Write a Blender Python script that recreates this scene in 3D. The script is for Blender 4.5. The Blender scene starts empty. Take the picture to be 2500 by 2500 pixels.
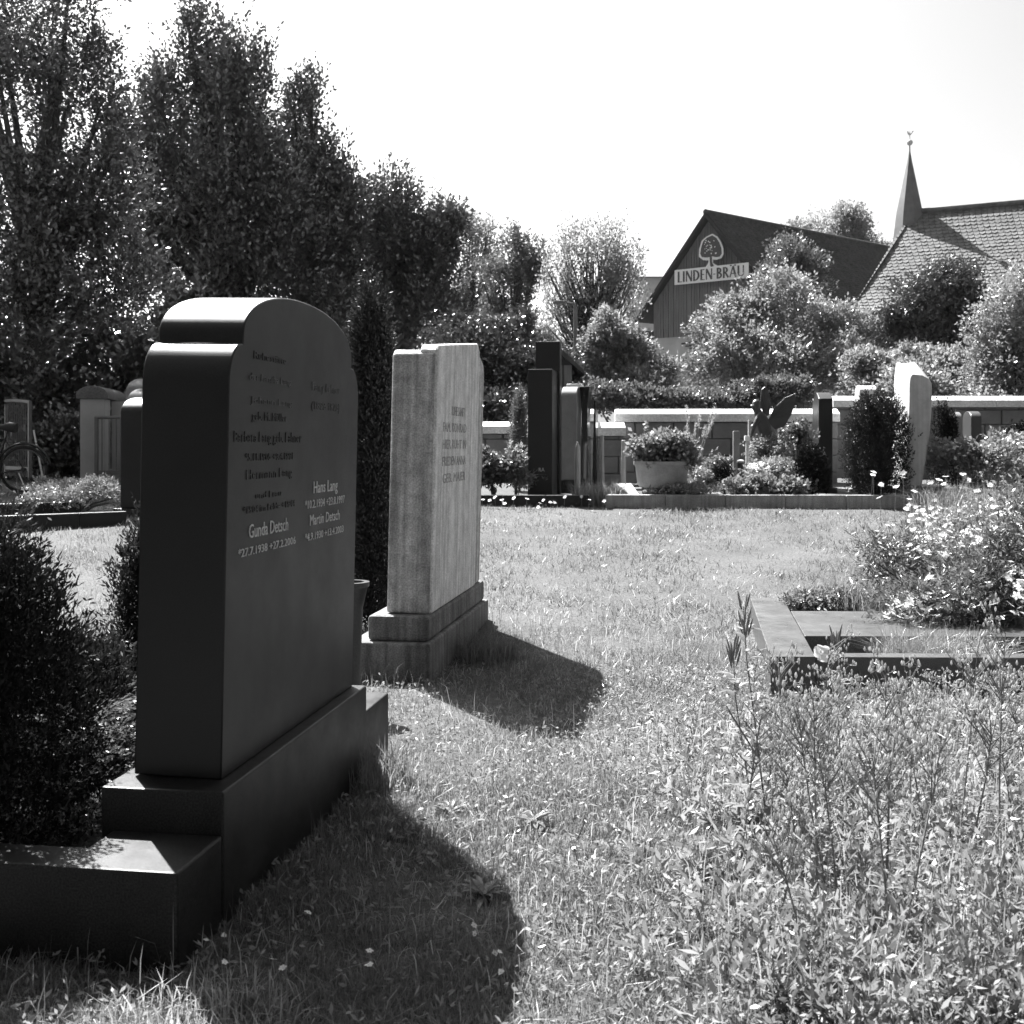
import bpy, bmesh, math, random
import numpy as np
from mathutils import Vector, Matrix
R = math.radians
HAZE = .00007
random.seed(7); rng = np.random.default_rng(11)
S = bpy.context.scene; COL = S.collection
# ---------------------------------------------------------------- camera, sky, sun, exposure
H, F, CX, CY = 1.25, 2800.0, 1250.0, 1085.0
cam = bpy.data.objects.new('camera', bpy.data.cameras.new('camera')); COL.objects.link(cam)
cam.location = (0, 0, H); cam.rotation_euler = (R(90), 0, 0)
cam.data.sensor_width = 36; cam.data.lens = 36*F/2500; cam.data.shift_y = -(1250-CY)/2500
cam.data.dof.use_dof = True; cam.data.dof.focus_distance = 5.5; cam.data.dof.aperture_fstop = 9
cam.data.clip_start = .05; cam.data.clip_end = 2000
S.camera = cam
S.render.engine = 'CYCLES'
S.render.resolution_x = S.render.resolution_y = 1024
SUNV = Vector((.385, -.72, -1.0)).normalized()
w = bpy.data.worlds.new('World'); S.world = w; w.use_nodes = True
nt = w.node_tree; bg = nt.nodes['Background']
sky = nt.nodes.new('ShaderNodeTexSky'); sky.sky_type = 'NISHITA'; sky.sun_disc = False
sky.sun_elevation = math.asin(-SUNV.z); sky.sun_rotation = math.atan2(-SUNV.x, -SUNV.y)
sky.dust_density = 3.0; sky.air_density = 1.0
bw = nt.nodes.new('ShaderNodeSeparateColor')      # black and white film behind a red filter: the sky's red channel
nt.links.new(sky.outputs[0], bw.inputs[0]); nt.links.new(bw.outputs[0], bg.inputs[0]); bg.inputs[1].default_value = .062
sl = bpy.data.lights.new('sun', 'SUN'); sl.energy = 5.0; sl.angle = R(.5)
sun = bpy.data.objects.new('sun', sl); COL.objects.link(sun)
sun.rotation_euler = SUNV.to_track_quat('-Z', 'Y').to_euler(); sun.location = (-20, 30, 40)
S.view_settings.view_transform = 'Standard'; S.view_settings.look = 'None'
S.view_settings.exposure = 2.12; S.view_settings.gamma = 1; S.view_settings.use_curve_mapping = False

# ---------------------------------------------------------------- where things stand
def gz(y):
    y = float(y)
    if y < 5.5: return 0.0
    if y < 7.5: return .055*(y-5.5)**2/4
    if y < 17: return .055*(y-6.5)
    if y < 19: return .5775+.055*(y-17)-.055*(y-17)**2/4
    if y < 26: return .6325
    if y < 100: return .6325+.08*(y-26)
    return 6.55+.004*(y-100)
gzv = np.vectorize(gz)
def P(px, py, Y): return Vector(((px-CX)/F*Y, Y, H+(CY-py)/F*Y))
def GY(py):                                  # distance at which the ground shows at that height of the view
    a, b = 1.5, 24.0
    for _ in range(50):
        m = (a+b)/2
        if H+(CY-py)/F*m > gz(m): a = m
        else: b = m
    return a
def G(px, py): Y = GY(py); return Vector(((px-CX)/F*Y, Y, gz(Y)))
def on_ground(px, Y): return Vector(((px-CX)/F*Y, Y, gz(Y)))
def Z(py, Y): return H+(CY-py)/F*Y

# ---------------------------------------------------------------- materials (all grey: the photograph is black and white)
MATS = {}
def mat(name, v, rough=.6, var=.25, scale=8, bump=.0, bscale=60, spec=.5, speck=0, speck_scale=300, coat=0, stretch=None, metal=0, streak=0, rvar=.0):
    m = bpy.data.materials.new(name); m.use_nodes = True; n = m.node_tree; N = n.nodes.new; L = n.links.new
    p = n.nodes['Principled BSDF']; p.inputs['Roughness'].default_value = rough
    p.inputs['Specular IOR Level'].default_value = spec; p.inputs['Metallic'].default_value = metal
    p.inputs['Coat Weight'].default_value = coat; p.inputs['Coat Roughness'].default_value = .05
    tc = N('ShaderNodeTexCoord'); mp = N('ShaderNodeMapping'); L(tc.outputs['Object'], mp.inputs[0])
    if stretch: mp.inputs['Scale'].default_value = stretch
    a = N('ShaderNodeTexNoise'); a.inputs['Scale'].default_value = scale; a.inputs['Detail'].default_value = 8; a.inputs['Roughness'].default_value = .65
    L(mp.outputs[0], a.inputs['Vector'])
    r = N('ShaderNodeMapRange'); r.inputs[1].default_value = .25; r.inputs[2].default_value = .75
    r.inputs[3].default_value = v*(1-var); r.inputs[4].default_value = v*(1+var); L(a.outputs[0], r.inputs[0]); out = r.outputs[0]
    if speck:
        s = N('ShaderNodeTexNoise'); s.inputs['Scale'].default_value = speck_scale; s.inputs['Detail'].default_value = 2; L(tc.outputs['Object'], s.inputs['Vector'])
        q = N('ShaderNodeMapRange'); q.inputs[1].default_value = .35; q.inputs[2].default_value = .65; q.inputs[3].default_value = 1-speck; q.inputs[4].default_value = 1+speck
        L(s.outputs[0], q.inputs[0]); x = N('ShaderNodeMath'); x.operation = 'MULTIPLY'; L(out, x.inputs[0]); L(q.outputs[0], x.inputs[1]); out = x.outputs[0]
    if streak:
        mp2 = N('ShaderNodeMapping'); mp2.inputs['Scale'].default_value = (14, 14, .7); L(tc.outputs['Object'], mp2.inputs[0])
        s = N('ShaderNodeTexNoise'); s.inputs['Scale'].default_value = 1.6; s.inputs['Detail'].default_value = 7; L(mp2.outputs[0], s.inputs['Vector'])
        q = N('ShaderNodeMapRange'); q.inputs[1].default_value = .36; q.inputs[2].default_value = .62; q.inputs[3].default_value = 1-streak; q.inputs[4].default_value = 1.08
        L(s.outputs[0], q.inputs[0]); x = N('ShaderNodeMath'); x.operation = 'MULTIPLY'; L(out, x.inputs[0]); L(q.outputs[0], x.inputs[1]); out = x.outputs[0]
    L(out, p.inputs['Base Color'])
    if rvar:
        q = N('ShaderNodeMapRange'); q.inputs[1].default_value = .3; q.inputs[2].default_value = .7; q.inputs[3].default_value = rough-rvar; q.inputs[4].default_value = rough+rvar; L(a.outputs[0], q.inputs[0]); L(q.outputs[0], p.inputs['Roughness'])
    if bump:
        b = N('ShaderNodeBump'); b.inputs['Strength'].default_value = bump; b.inputs['Distance'].default_value = .01
        s = N('ShaderNodeTexNoise'); s.inputs['Scale'].default_value = bscale; s.inputs['Detail'].default_value = 6; L(mp.outputs[0], s.inputs['Vector'])
        L(s.outputs[0], b.inputs['Height']); L(b.outputs[0], p.inputs['Normal'])
    MATS[name] = m; return m
def leafmat(name, v, trans=.4, gloss=.08, rough=.4, var=.45, scale=3):
    m = bpy.data.materials.new(name); m.use_nodes = True; n = m.node_tree; N = n.nodes.new; L = n.links.new
    n.nodes.remove(n.nodes['Principled BSDF']); o = n.nodes['Material Output']
    g = N('ShaderNodeNewGeometry'); tc = N('ShaderNodeTexCoord'); a = N('ShaderNodeTexNoise'); a.inputs['Scale'].default_value = scale; a.inputs['Detail'].default_value = 4
    L(tc.outputs['Object'], a.inputs['Vector'])
    add = N('ShaderNodeMath'); add.operation = 'ADD'; L(a.outputs[0], add.inputs[0]); L(g.outputs['Random Per Island'], add.inputs[1])
    r = N('ShaderNodeMapRange'); r.inputs[1].default_value = .3; r.inputs[2].default_value = 1.7; r.inputs[3].default_value = v*(1-var); r.inputs[4].default_value = v*(1+var); L(add.outputs[0], r.inputs[0])
    d = N('ShaderNodeBsdfDiffuse'); t = N('ShaderNodeBsdfTranslucent'); gl = N('ShaderNodeBsdfGlossy'); gl.inputs['Roughness'].default_value = rough; gl.inputs[0].default_value = (.8, .8, .8, 1)
    L(r.outputs[0], d.inputs[0])
    k = N('ShaderNodeMath'); k.operation = 'MULTIPLY'; k.inputs[1].default_value = 1.3; L(r.outputs[0], k.inputs[0]); L(k.outputs[0], t.inputs[0])
    m1 = N('ShaderNodeMixShader'); m1.inputs[0].default_value = trans; L(d.outputs[0], m1.inputs[1]); L(t.outputs[0], m1.inputs[2])
    m2 = N('ShaderNodeMixShader'); m2.inputs[0].default_value = gloss; L(m1.outputs[0], m2.inputs[1]); L(gl.outputs[0], m2.inputs[2])
    L(m2.outputs[0], o.inputs[0]); MATS[name] = m; return m

POL = mat('polished_granite', .005, .4, .35, 5, speck=.5, speck_scale=220, spec=.42, bump=.09, bscale=650, rvar=.06)
BLK = mat('black_granite', .012, .1, .2, 3, spec=.6)
SATIN = mat('satin_granite', .05, .33, .3, 4, speck=.4, speck_scale=240, spec=.5)
GRAN = mat('rough_granite', .12, .6, .3, 6, speck=.6, speck_scale=200, bump=.3, bscale=180)
KERB = mat('kerb_granite', .15, .4, .25, 6, speck=.5, speck_scale=220, spec=.6, bump=.05, bscale=200)
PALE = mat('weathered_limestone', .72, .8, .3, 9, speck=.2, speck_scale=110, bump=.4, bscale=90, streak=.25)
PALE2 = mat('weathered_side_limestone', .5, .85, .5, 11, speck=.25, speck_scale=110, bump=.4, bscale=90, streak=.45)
TXT2 = mat('weathered_lettering', .3, .85, .4, 9)
PKERB = mat('pale_kerb_stone', .3, .7, .35, 5, speck=.4, speck_scale=120, bump=.2, streak=.25)
DKERB = mat('dark_polished_kerb', .06, .33, .3, 6, speck=.5, speck_scale=220, spec=.6, rvar=.08)
DIRTY = mat('mossy_limestone', .17, .85, .45, 6, speck=.3, speck_scale=120, bump=.5, bscale=70, streak=.5)
WHITEST = mat('white_marble', .6, .45, .15, 5, bump=.1, bscale=60)
MARB = mat('veined_stone', .45, .6, .3, 3.5, bump=.3, bscale=30, streak=.15)
GREYST = mat('grey_stone', .16, .35, .25, 6, speck=.4, speck_scale=150)
CONC = mat('coping_concrete', .6, .8, .25, 4, bump=.3, bscale=50, speck=.15, speck_scale=30)
WALLB = mat('wall_block', .17, .9, .35, 3, bump=.4, bscale=40)
RENDER = mat('wall_render', .42, .9, .2, 1.5, bump=.2, bscale=20)
WOOD = mat('weathered_boards', .15, .85, .4, 2.5, bump=.3, bscale=12, stretch=(6, 6, .5))
DARKWOOD = mat('dark_timber', .03, .85, .3, 3)
TILE = mat('clay_tile', .1, .8, .35, 1.3, speck=.3, speck_scale=4)
DTILE = mat('dark_roof_tile', .045, .85, .35, 1.5, speck=.3, speck_scale=5)
SLATE = mat('spire_slate', .13, .6, .25, 3)
WPAINT = mat('white_paint', .75, .6, .06, 4)
DPAINT = mat('sign_letter_paint', .07, .7, .1, 4)
METAL = mat('painted_steel', .14, .45, .2, 8)
DMETAL = mat('dark_steel', .02, .4, .2, 8)
CHROME = mat('bright_steel', .55, .3, .1, 8, metal=1)
RUBBER = mat('tyre_rubber', .02, .8, .2, 8)
BRONZE = mat('dark_bronze', .04, .45, .4, 9, bump=.2)
POT = mat('cast_concrete_pot', .3, .85, .25, 6, speck=.3, bump=.3)
LET_L = mat('pale_lettering', .55, .7, .3, 30)
LET_D = mat('dark_lettering', .012, .42, .2, 30)
LET_F = mat('faded_lettering', .1, .7, .6, 30)
BARK = mat('bark', .06, .9, .4, 6, bump=.6, bscale=25, stretch=(3, 3, .5))
STEM = leafmat('green_stem', .2, .3, .05, .5, .3)
PETAL = leafmat('white_petal', .75, .4, .03, .5, .1)
DSOIL = mat('dark_leaf_litter', .012, .95, .5, 9, bump=.8, bscale=40)  # darker version of the soil colour for the near bed
SOIL = mat('soil', .04, .95, .4, 5, bump=.6, bscale=40)
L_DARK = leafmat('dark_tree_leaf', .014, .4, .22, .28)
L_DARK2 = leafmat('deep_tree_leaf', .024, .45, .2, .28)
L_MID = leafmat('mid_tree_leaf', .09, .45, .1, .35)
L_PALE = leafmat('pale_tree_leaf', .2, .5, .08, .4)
L_BUSH = leafmat('bush_leaf', .19, .5, .1, .35)
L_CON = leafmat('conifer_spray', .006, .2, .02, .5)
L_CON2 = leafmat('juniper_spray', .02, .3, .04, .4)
L_BED = leafmat('bed_plant_leaf', .17, .45, .12, .35)
L_GRASS = leafmat('lawn_blade', .145, .55, .035, .35, .6, 1.6)
L_LANCE = leafmat('lance_leaf', .24, .5, .04, .35, .3)
L_WEED = leafmat('weed_leaf', .22, .5, .03, .3, .4)
L_DRY = leafmat('dry_grass_blade', .3, .5, .05, .4, .3)
L_FLOW = leafmat('pale_blossom', .5, .4, .05, .5, .25)

# ---------------------------------------------------------------- builders
def tag(o, label=None, cat=None, group=None, kind=None):
    if label: o['label'] = label
    if cat: o['category'] = cat
    if group: o['group'] = group
    if kind: o['kind'] = kind
    return o
def thing(name, label, cat, loc=(0, 0, 0), rz=0, group=None):
    o = bpy.data.objects.new(name, None); o.empty_display_size = .1; COL.objects.link(o); o.location = loc; o.rotation_euler = (0, 0, rz)
    return tag(o, label, cat, group)
def link(name, me, m, parent=None, bevel=0, smooth=None):
    o = bpy.data.objects.new(name, me); COL.objects.link(o)
    if m is not None and not me.materials: me.materials.append(m)
    if parent is not None: o.parent = parent
    if smooth is not None:
        me.polygons.foreach_set('use_smooth', [True]*len(me.polygons)); me.set_sharp_from_angle(angle=R(smooth))
    if bevel:
        b = o.modifiers.new('edge', 'BEVEL'); b.width = bevel; b.segments = 2; b.limit_method = 'ANGLE'; b.angle_limit = R(35); b.use_clamp_overlap = True
    return o
def mesh(vs, fs):
    me = bpy.data.meshes.new('m'); me.from_pydata([tuple(v) for v in vs], [], fs); me.update(); return me
class MB:
    def __init__(s): s.v = []; s.f = []
    def box(s, x0, x1, y0, y1, z0, z1):
        b = len(s.v); s.v += [(x, y, z) for z in (z0, z1) for y in (y0, y1) for x in (x0, x1)]
        s.f += [[b+i for i in q] for q in ((0, 2, 3, 1), (4, 5, 7, 6), (0, 1, 5, 4), (2, 6, 7, 3), (0, 4, 6, 2), (1, 3, 7, 5))]; return s
    def prism(s, prof, a0, a1, axis='x'):       # prof in the two other axes
        b = len(s.v); n = len(prof)
        area = sum(prof[i][0]*prof[(i+1) % n][1]-prof[(i+1) % n][0]*prof[i][1] for i in range(n))
        if area < 0: prof = prof[::-1]
        for a in (a0, a1):
            for p, q in prof: s.v.append({'x': (a, p, q), 'y': (q, a, p), 'z': (p, q, a)}[axis])
        s.f.append([b+i for i in range(n)][::-1]); s.f.append([b+n+i for i in range(n)])
        for i in range(n): j = (i+1) % n; s.f.append([b+i, b+j, b+n+j, b+n+i])
        return s
    def tube(s, pts, rs, n=8, closed=False):
        pts = [Vector(p) for p in pts]; m = len(pts); b = len(s.v)
        if not hasattr(rs, '__len__'): rs = [rs]*m
        for i, p in enumerate(pts):
            if closed: d = pts[(i+1) % m]-pts[i-1]
            else: d = pts[min(i+1, m-1)]-pts[max(i-1, 0)]
            d.normalize(); a = d.orthogonal() if abs(d.z) > .95 else d.cross(Vector((0, 0, 1))); a.normalize(); c = d.cross(a)
            for k in range(n):
                t = 2*math.pi*k/n; s.v.append(tuple(p+(a*math.cos(t)+c*math.sin(t))*rs[i]))
        for i in range(m if closed else m-1):
            j = (i+1) % m
            for k in range(n): l = (k+1) % n; s.f.append([b+i*n+k, b+i*n+l, b+j*n+l, b+j*n+k])
        if not closed: s.f.append([b+k for k in range(n)][::-1]); s.f.append([b+(m-1)*n+k for k in range(n)])
        return s
    def lathe(s, prof, n=24, c=(0, 0, 0)):
        b = len(s.v); m = len(prof)
        for r, z in prof:
            for k in range(n): t = 2*math.pi*k/n; s.v.append((c[0]+r*math.cos(t), c[1]+r*math.sin(t), c[2]+z))
        for i in range(m-1):
            for k in range(n): l = (k+1) % n; s.f.append([b+i*n+k, b+i*n+l, b+(i+1)*n+l, b+(i+1)*n+k])
        s.f.append([b+k for k in range(n)][::-1]); s.f.append([b+(m-1)*n+k for k in range(n)]); return s
    def build(s, name, m, parent=None, bevel=0, smooth=None): return link(name, mesh(s.v, s.f), m, parent, bevel, smooth)

def np_mesh(V, faces_per, idx):
    """V (N,3); idx flat loops; faces_per sizes"""
    me = bpy.data.meshes.new('m'); me.vertices.add(len(V)); me.vertices.foreach_set('co', np.ascontiguousarray(V, dtype=np.float32).ravel())
    me.loops.add(len(idx)); me.loops.foreach_set('vertex_index', idx.astype(np.int32)); me.polygons.add(len(faces_per))
    st = np.concatenate(([0], np.cumsum(faces_per)[:-1])).astype(np.int32); me.polygons.foreach_set('loop_start', st)
    me.update(calc_edges=True); return me
def nrm(a): return a/np.maximum(np.linalg.norm(a, axis=-1, keepdims=True), 1e-9)
def leaf_quads(pos, d, ll, lw, fold=.15):
    n = len(pos); d = nrm(d); s = nrm(np.cross(d, rng.normal(size=(n, 3)))); u = np.cross(s, d)
    ll = (ll*rng.uniform(.65, 1.3, (n, 1))); lw = (lw*rng.uniform(.7, 1.25, (n, 1)))
    V = np.empty((n, 4, 3)); V[:, 0] = pos; V[:, 1] = pos+d*ll*.5+s*lw*.5+u*lw*fold; V[:, 2] = pos+d*ll; V[:, 3] = pos+d*ll*.5-s*lw*.5+u*lw*fold
    return V.reshape(-1, 3)
def quads_obj(name, V, m, parent=None):
    k = len(V)//4; me = np_mesh(V, np.full(k, 4), np.arange(k*4)); return link(name, me, m, parent)
def sprays(C, D, k, tl, sp, ll, lw, follow=.6):
    """k leaves along a twig at every centre C in direction D"""
    k = max(3, int(k*.68)); ll *= 1.12; lw *= 1.16
    n = len(C); D = nrm(D); t = rng.random((n, k, 1))
    pos = C[:, None]+D[:, None]*t*tl+rng.normal(size=(n, k, 3))*sp*(1.15-t)
    d = D[:, None]*follow+rng.normal(size=(n, k, 3))*.55
    return leaf_quads(pos.reshape(-1, 3), d.reshape(-1, 3), ll, lw)
def satellites(lobes, k=3):
    out = list(lobes)
    for c, a, b, d in lobes:
        for _ in range(k):
            u = Vector([random.gauss(0, 1) for _ in range(3)]).normalized(); q = random.uniform(.22, .42)
            out.append(((c[0]+u.x*a*1.0, c[1]+u.y*b*1.0, c[2]+abs(u.z)**.6*(1 if u.z > -.3 else -1)*d*.98), a*q, b*q, d*q*1.5))
    return out
def lobe_centres(lobes, n, sub=14, subr=.33, up=.55, stretch=1.0):
    if n > 1200: lobes = satellites(lobes)
    """clumps inside ellipsoids: lobes = (centre, rx, ry, rz)"""
    wts = np.array([(l[1]*l[2]*l[3])**.66 for l in lobes]); wts /= wts.sum(); C = []; D = []; subs = []
    for l, wt in zip(lobes, wts):
        c = np.array(l[0]); r = np.array(l[1:4]); m = max(5, int(sub*(1 if wt > .6/len(lobes) else .4))); k = max(1, int(n*wt/m))
        u = nrm(rng.normal(size=(m, 3))); rad = rng.random((m, 1))**.45*.88; sc = c+u*rad*r; subs += list(sc)
        rr = rng.uniform(.5, 1.5, (m, 1, 1))*subr
        v = rng.normal(size=(m, k, 3))*.56; q = np.where(rng.random((m, k, 1)) < .1, 1.8, .95)
        off = v*q*rr*r*np.array([1, 1, stretch]); C.append((sc[:, None]+off).reshape(-1, 3)); D.append((v*.6+u[:, None]*.5+np.array([0, 0, up])+rng.normal(size=(m, k, 3))*.3).reshape(-1, 3))
    return np.concatenate(C), np.concatenate(D), subs

def tree(name, label, cat, base, lobes, n, k, tl, sp, ll, lw, m, trunk=.2, group=None, sub=14, subr=.33, trunks=1, limbs=14, lean=(0, 0), follow=.6, bark=None, up=.55, stretch=1.0, world=False):
    """lobes in world coords (px,py,Y,rx_px,rz_px)"""
    base = Vector(base); root = thing(name, label, cat, base, 0, group); L = []
    for (px, py, Y, rx, rz) in lobes:
        if world: L.append((tuple(Vector((px, py, Y))-base), rx, rx, rz))
        else: c = P(px, py, Y)-base; L.append((tuple(c), rx/F*Y, rx/F*Y*.8, rz/F*Y))
    C, D, subs = lobe_centres(L, n, sub, subr, up, stretch)
    kk = C[:, 2] > .05
    if world:                                  # crowns behind and beside the photographer stay out of view
        wx, wy = C[:, 0]+base.x, C[:, 1]+base.y; kk &= (wy < -4) | (np.abs(wx) > .47*np.maximum(wy, 0)+5)
    C2 = C[kk]; D2 = D[kk]
    quads_obj('crown', sprays(C2, D2, k, tl, sp, ll, lw, follow), m, root)
    top = max(l[0][2] for l in L); cen = Vector(np.mean([l[0] for l in L], axis=0)); b = MB(); bb = MB(); spine = []
    for t in range(trunks):
        a = 2*math.pi*t/max(trunks, 1)+.4; off = Vector((math.cos(a), math.sin(a), 0))*(trunk*1.2 if trunks > 1 else 0)
        end = Vector((cen.x, cen.y, top))+Vector((math.cos(a), math.sin(a), 0))*(L[0][1]*.5 if trunks > 1 else 0)
        pts = [off.lerp(end, s/8)+Vector((random.uniform(-1, 1), random.uniform(-1, 1), 0))*trunk*.5*(s > 0)*(1 if s < 8 else 0) for s in range(9)]
        pts = [Vector((p.x*(s/8)**.3 if trunks == 1 else p.x, p.y, p.z)) for s, p in enumerate(pts)]
        pts[0].z = -.15; b.tube(pts, [trunk*(1-.85*s/8)*(1.25 if s == 0 else 1) for s in range(9)], 8); spine.append(pts)
    random.shuffle(subs)
    for sc in subs[:limbs]:
        sc = Vector(sc); sp_ = random.choice(spine); h = max(.12, min(.85, (sc.z/max(top, .1))*random.uniform(.45, .75))); i = h*8; p0 = sp_[int(i)].lerp(sp_[min(8, int(i)+1)], i-int(i))
        mid = p0.lerp(sc, .5)+Vector((0, 0, -(sc-p0).length*.08)); pts = [p0.lerp(mid, s/3) for s in range(3)]+[mid.lerp(sc, s/3) for s in range(4)]
        bb.tube(pts, [trunk*.42*(1-.8*s/6) for s in range(7)], 5)
    b.build('trunk', bark or BARK, root, smooth=50)
    if bb.v: bb.build('branches', bark or BARK, root, smooth=50)
    return root
def bush(name, label, cat, base, lobes, n, k, tl, sp, ll, lw, m, group=None, sub=10, subr=.4, stems=5, part='foliage', flowers=0, fs=.05, fmat=None, follow=.6, up=.55):
    base = Vector(base); root = thing(name, label, cat, base, 0, group)
    L = []
    for (px, py, Y, rx, rz) in lobes: c = P(px, py, Y)-base; L.append((tuple(c), rx/F*Y, rx/F*Y*.85, rz/F*Y))
    C, D, subs = lobe_centres(L, n, sub, subr, up); kk = C[:, 2] > .0
    quads_obj(part, sprays(C[kk], D[kk], k, tl, sp, ll, lw, follow), m, root)
    b = MB()
    for i in range(stems):
        e = Vector(random.choice(subs)); b.tube([Vector((random.uniform(-.05, .05), random.uniform(-.05, .05), -.03)), e*.5+Vector((0, 0, .02)), e], [.02, .014, .006] if e.length > .5 else [.008, .006, .003], 5)
    b.build('stems', BARK, root, smooth=50)
    if flowers:
        U = nrm(rng.normal(size=(flowers, 3))+np.array([0, -.4, .5])); idx = rng.integers(0, len(L), flowers)
        c = np.array([L[i][0] for i in idx]); r = np.array([L[i][1:4] for i in idx]); pos = c+U*r*rng.uniform(.85, 1.15, (flowers, 1)); pos = pos[pos[:, 2] > .03]
        blossoms(pos, fs, fmat or PETAL, root)
    return root
def blossoms(pos, fs, m, parent, name='blossoms', petals=5):
    n = len(pos); up = nrm(rng.normal(size=(n, 3))*.5+np.array([0, -.3, 1])); a = nrm(np.cross(up, rng.normal(size=(n, 3)))); b = np.cross(up, a); V = []
    for k in range(petals):
        t = 2*math.pi*k/petals; d = a*math.cos(t)+b*math.sin(t); s = np.cross(up, d); q = np.empty((n, 4, 3)); f = fs*rng.uniform(.7, 1.2, (n, 1))
        q[:, 0] = pos; q[:, 1] = pos+d*f*.6+s*f*.35+up*f*.15; q[:, 2] = pos+d*f+up*f*.1; q[:, 3] = pos+d*f*.6-s*f*.35+up*f*.15; V.append(q.reshape(-1, 3))
    o = quads_obj(name, np.concatenate(V), m, parent); o['kind'] = 'stuff'; return o
def conifer(name, label, loc, h, r, n, m=None, group=None, prof=None, rz=.9, ll=.03, lw=.012, tl=.12, k=14, tips=7, cat='conifer'):
    """upright conifer: several narrow spires of up-pointing sprays"""
    root = thing(name, label, cat, loc, 0, group); prof = prof or (lambda t: (min(1, t*5+.35))*(1-t**2.2)**.8)
    C = []; D = []
    for i in range(tips):
        a = random.uniform(0, 6.28); q = 0 if i == 0 else random.uniform(.25, .55); cx, cy = math.cos(a)*q*r, math.sin(a)*q*r; hh = h*(1 if i == 0 else random.uniform(.78, .98)); rr = r*(.75 if i == 0 else random.uniform(.4, .6))
        m_ = n//tips; t = rng.random(m_)**.85; rad = np.array([prof(x) for x in t])*rr; th = rng.random(m_)*6.283; jit = rng.uniform(.75, 1.12, m_)*(1+.15*np.sin(th*5+t*17))
        C.append(np.stack([cx+np.cos(th)*rad*jit, cy+np.sin(th)*rad*jit, t*hh], 1)); D.append(np.stack([np.cos(th)*.45, np.sin(th)*.45, np.full(m_, 1.0)], 1)+rng.normal(size=(m_, 3))*.2)
    quads_obj('foliage', sprays(np.concatenate(C), np.concatenate(D), k, tl, tl*.16, ll, lw, 1.0), m or L_CON, root)
    MB().tube([(0, 0, -.05), (0, 0, h*.8)], [r*.12, r*.03], 7).build('trunk', BARK, root, smooth=50)
    return root
def blades(XY, Zb, h, wd, lean=.45, seg=True):
    n = len(XY); th = rng.random(n)*6.283; d = np.stack([np.cos(th), np.sin(th), np.zeros(n)], 1); ph = rng.random(n)*6.283; s = np.stack([np.cos(ph), np.sin(ph), np.zeros(n)], 1)*(wd*rng.uniform(.6, 1.3, n))[:, None]*.5
    base = np.column_stack([XY, Zb]); hh = h[:, None]; l = (rng.random(n)*lean)[:, None]; up = np.array([0, 0, 1.0])
    mid = base+up*hh*.6+d*hh*l*.4; tip = base+up*hh*(1-.35*l)+d*hh*l*1.3
    if not seg:
        V = np.empty((n, 3, 3)); V[:, 0] = base-s; V[:, 1] = base+s; V[:, 2] = tip; return V.reshape(-1, 3), np.full(n, 3), np.arange(n*3)
    V = np.empty((n, 5, 3)); V[:, 0] = base-s; V[:, 1] = base+s; V[:, 2] = mid+s*.8; V[:, 3] = mid-s*.8; V[:, 4] = tip
    o = np.arange(n)[:, None]*5; idx = np.concatenate([o+np.array([[0, 1, 2, 3]]), o+np.array([[3, 2, 4]])], 1).ravel()
    return V.reshape(-1, 3), np.tile([4, 3], n), idx
def blades_obj(name, XY, Zb, h, wd, m, lean=.45, parent=None):
    V, fp, idx = blades(np.asarray(XY), Zb, h, wd, lean); return link(name, np_mesh(V, fp, idx), m, parent)
def tuft(name, label, cat, loc, n, r, h, wd, m, spread=.6, group=None):
    root = thing(name, label, cat, loc, 0, group); a = rng.random(n)*6.283; q = rng.random(n)**.5*r; XY = np.stack([np.cos(a)*q, np.sin(a)*q], 1)
    blades_obj('blades', XY, np.full(n, -.02), h*rng.uniform(.55, 1, n), np.full(n, wd), m, spread, root)['kind'] = 'stuff'; return root

# ================================================================ THE SETTING
def ground():
    xs = np.unique(np.concatenate([np.linspace(-14, 14, 57), np.linspace(-300, -14, 20), np.linspace(14, 300, 20)]))
    ys = np.unique(np.concatenate([np.linspace(-3, 27, 76), np.linspace(-120, -3, 8), np.linspace(27, 110, 34), np.linspace(110, 900, 14)]))
    X, Y = np.meshgrid(xs, ys); Zg = gzv(Y); near = (np.abs(X) < 14) & (Y < 27)
    Zg = Zg+np.where(near, .012*np.sin(X*2.3+Y*1.1)*np.cos(Y*1.7-X), .25*np.sin(X*.06)*np.sin(Y*.05))-.0
    V = np.stack([X, Y, Zg], -1).reshape(-1, 3); nx = len(xs); ny = len(ys)
    i, j = np.meshgrid(np.arange(nx-1), np.arange(ny-1)); a = (j*nx+i).ravel(); idx = np.stack([a, a+1, a+1+nx, a+nx], 1).ravel()
    me = np_mesh(V, np.full(len(a), 4), idx); m = mat('lawn_ground', .05, .95, .5, 1.2, speck=.5, speck_scale=60, bump=.8, bscale=30)
    o = link('lawn_ground', me, m, smooth=60); o['kind'] = 'structure'
ground()

A = R(8.75); SA, CA = math.sin(A), math.cos(A)
def d1(t, u, o):                            # local (u across, t away) -> world
    return Vector((o.x+SA*t+CA*u, o.y+CA*t-SA*u, o.z))
# near headstone: origin at the near right corner of its plinth
OM = Vector((-.743, 2.952, 0)); PT = .354   # plinth top
def local(pt, o): d = Vector(pt)-o; return (CA*d.x-SA*d.y, SA*d.x+CA*d.y)
def on_face(px, py, X0, Y0, z0, lean):      # picture point on an upright face that starts at (X0,Y0): (t, z above z0)
    t = .5; z = 0
    for _ in range(6):
        Yt = Y0+CA*t; z = H+(CY-py)/F*Yt-z0; k = (px-lean*z/Yt*F-CX)/F; t = (k*Y0-X0)/(SA-k*CA)
    return t, z
LEAN = .021

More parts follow.
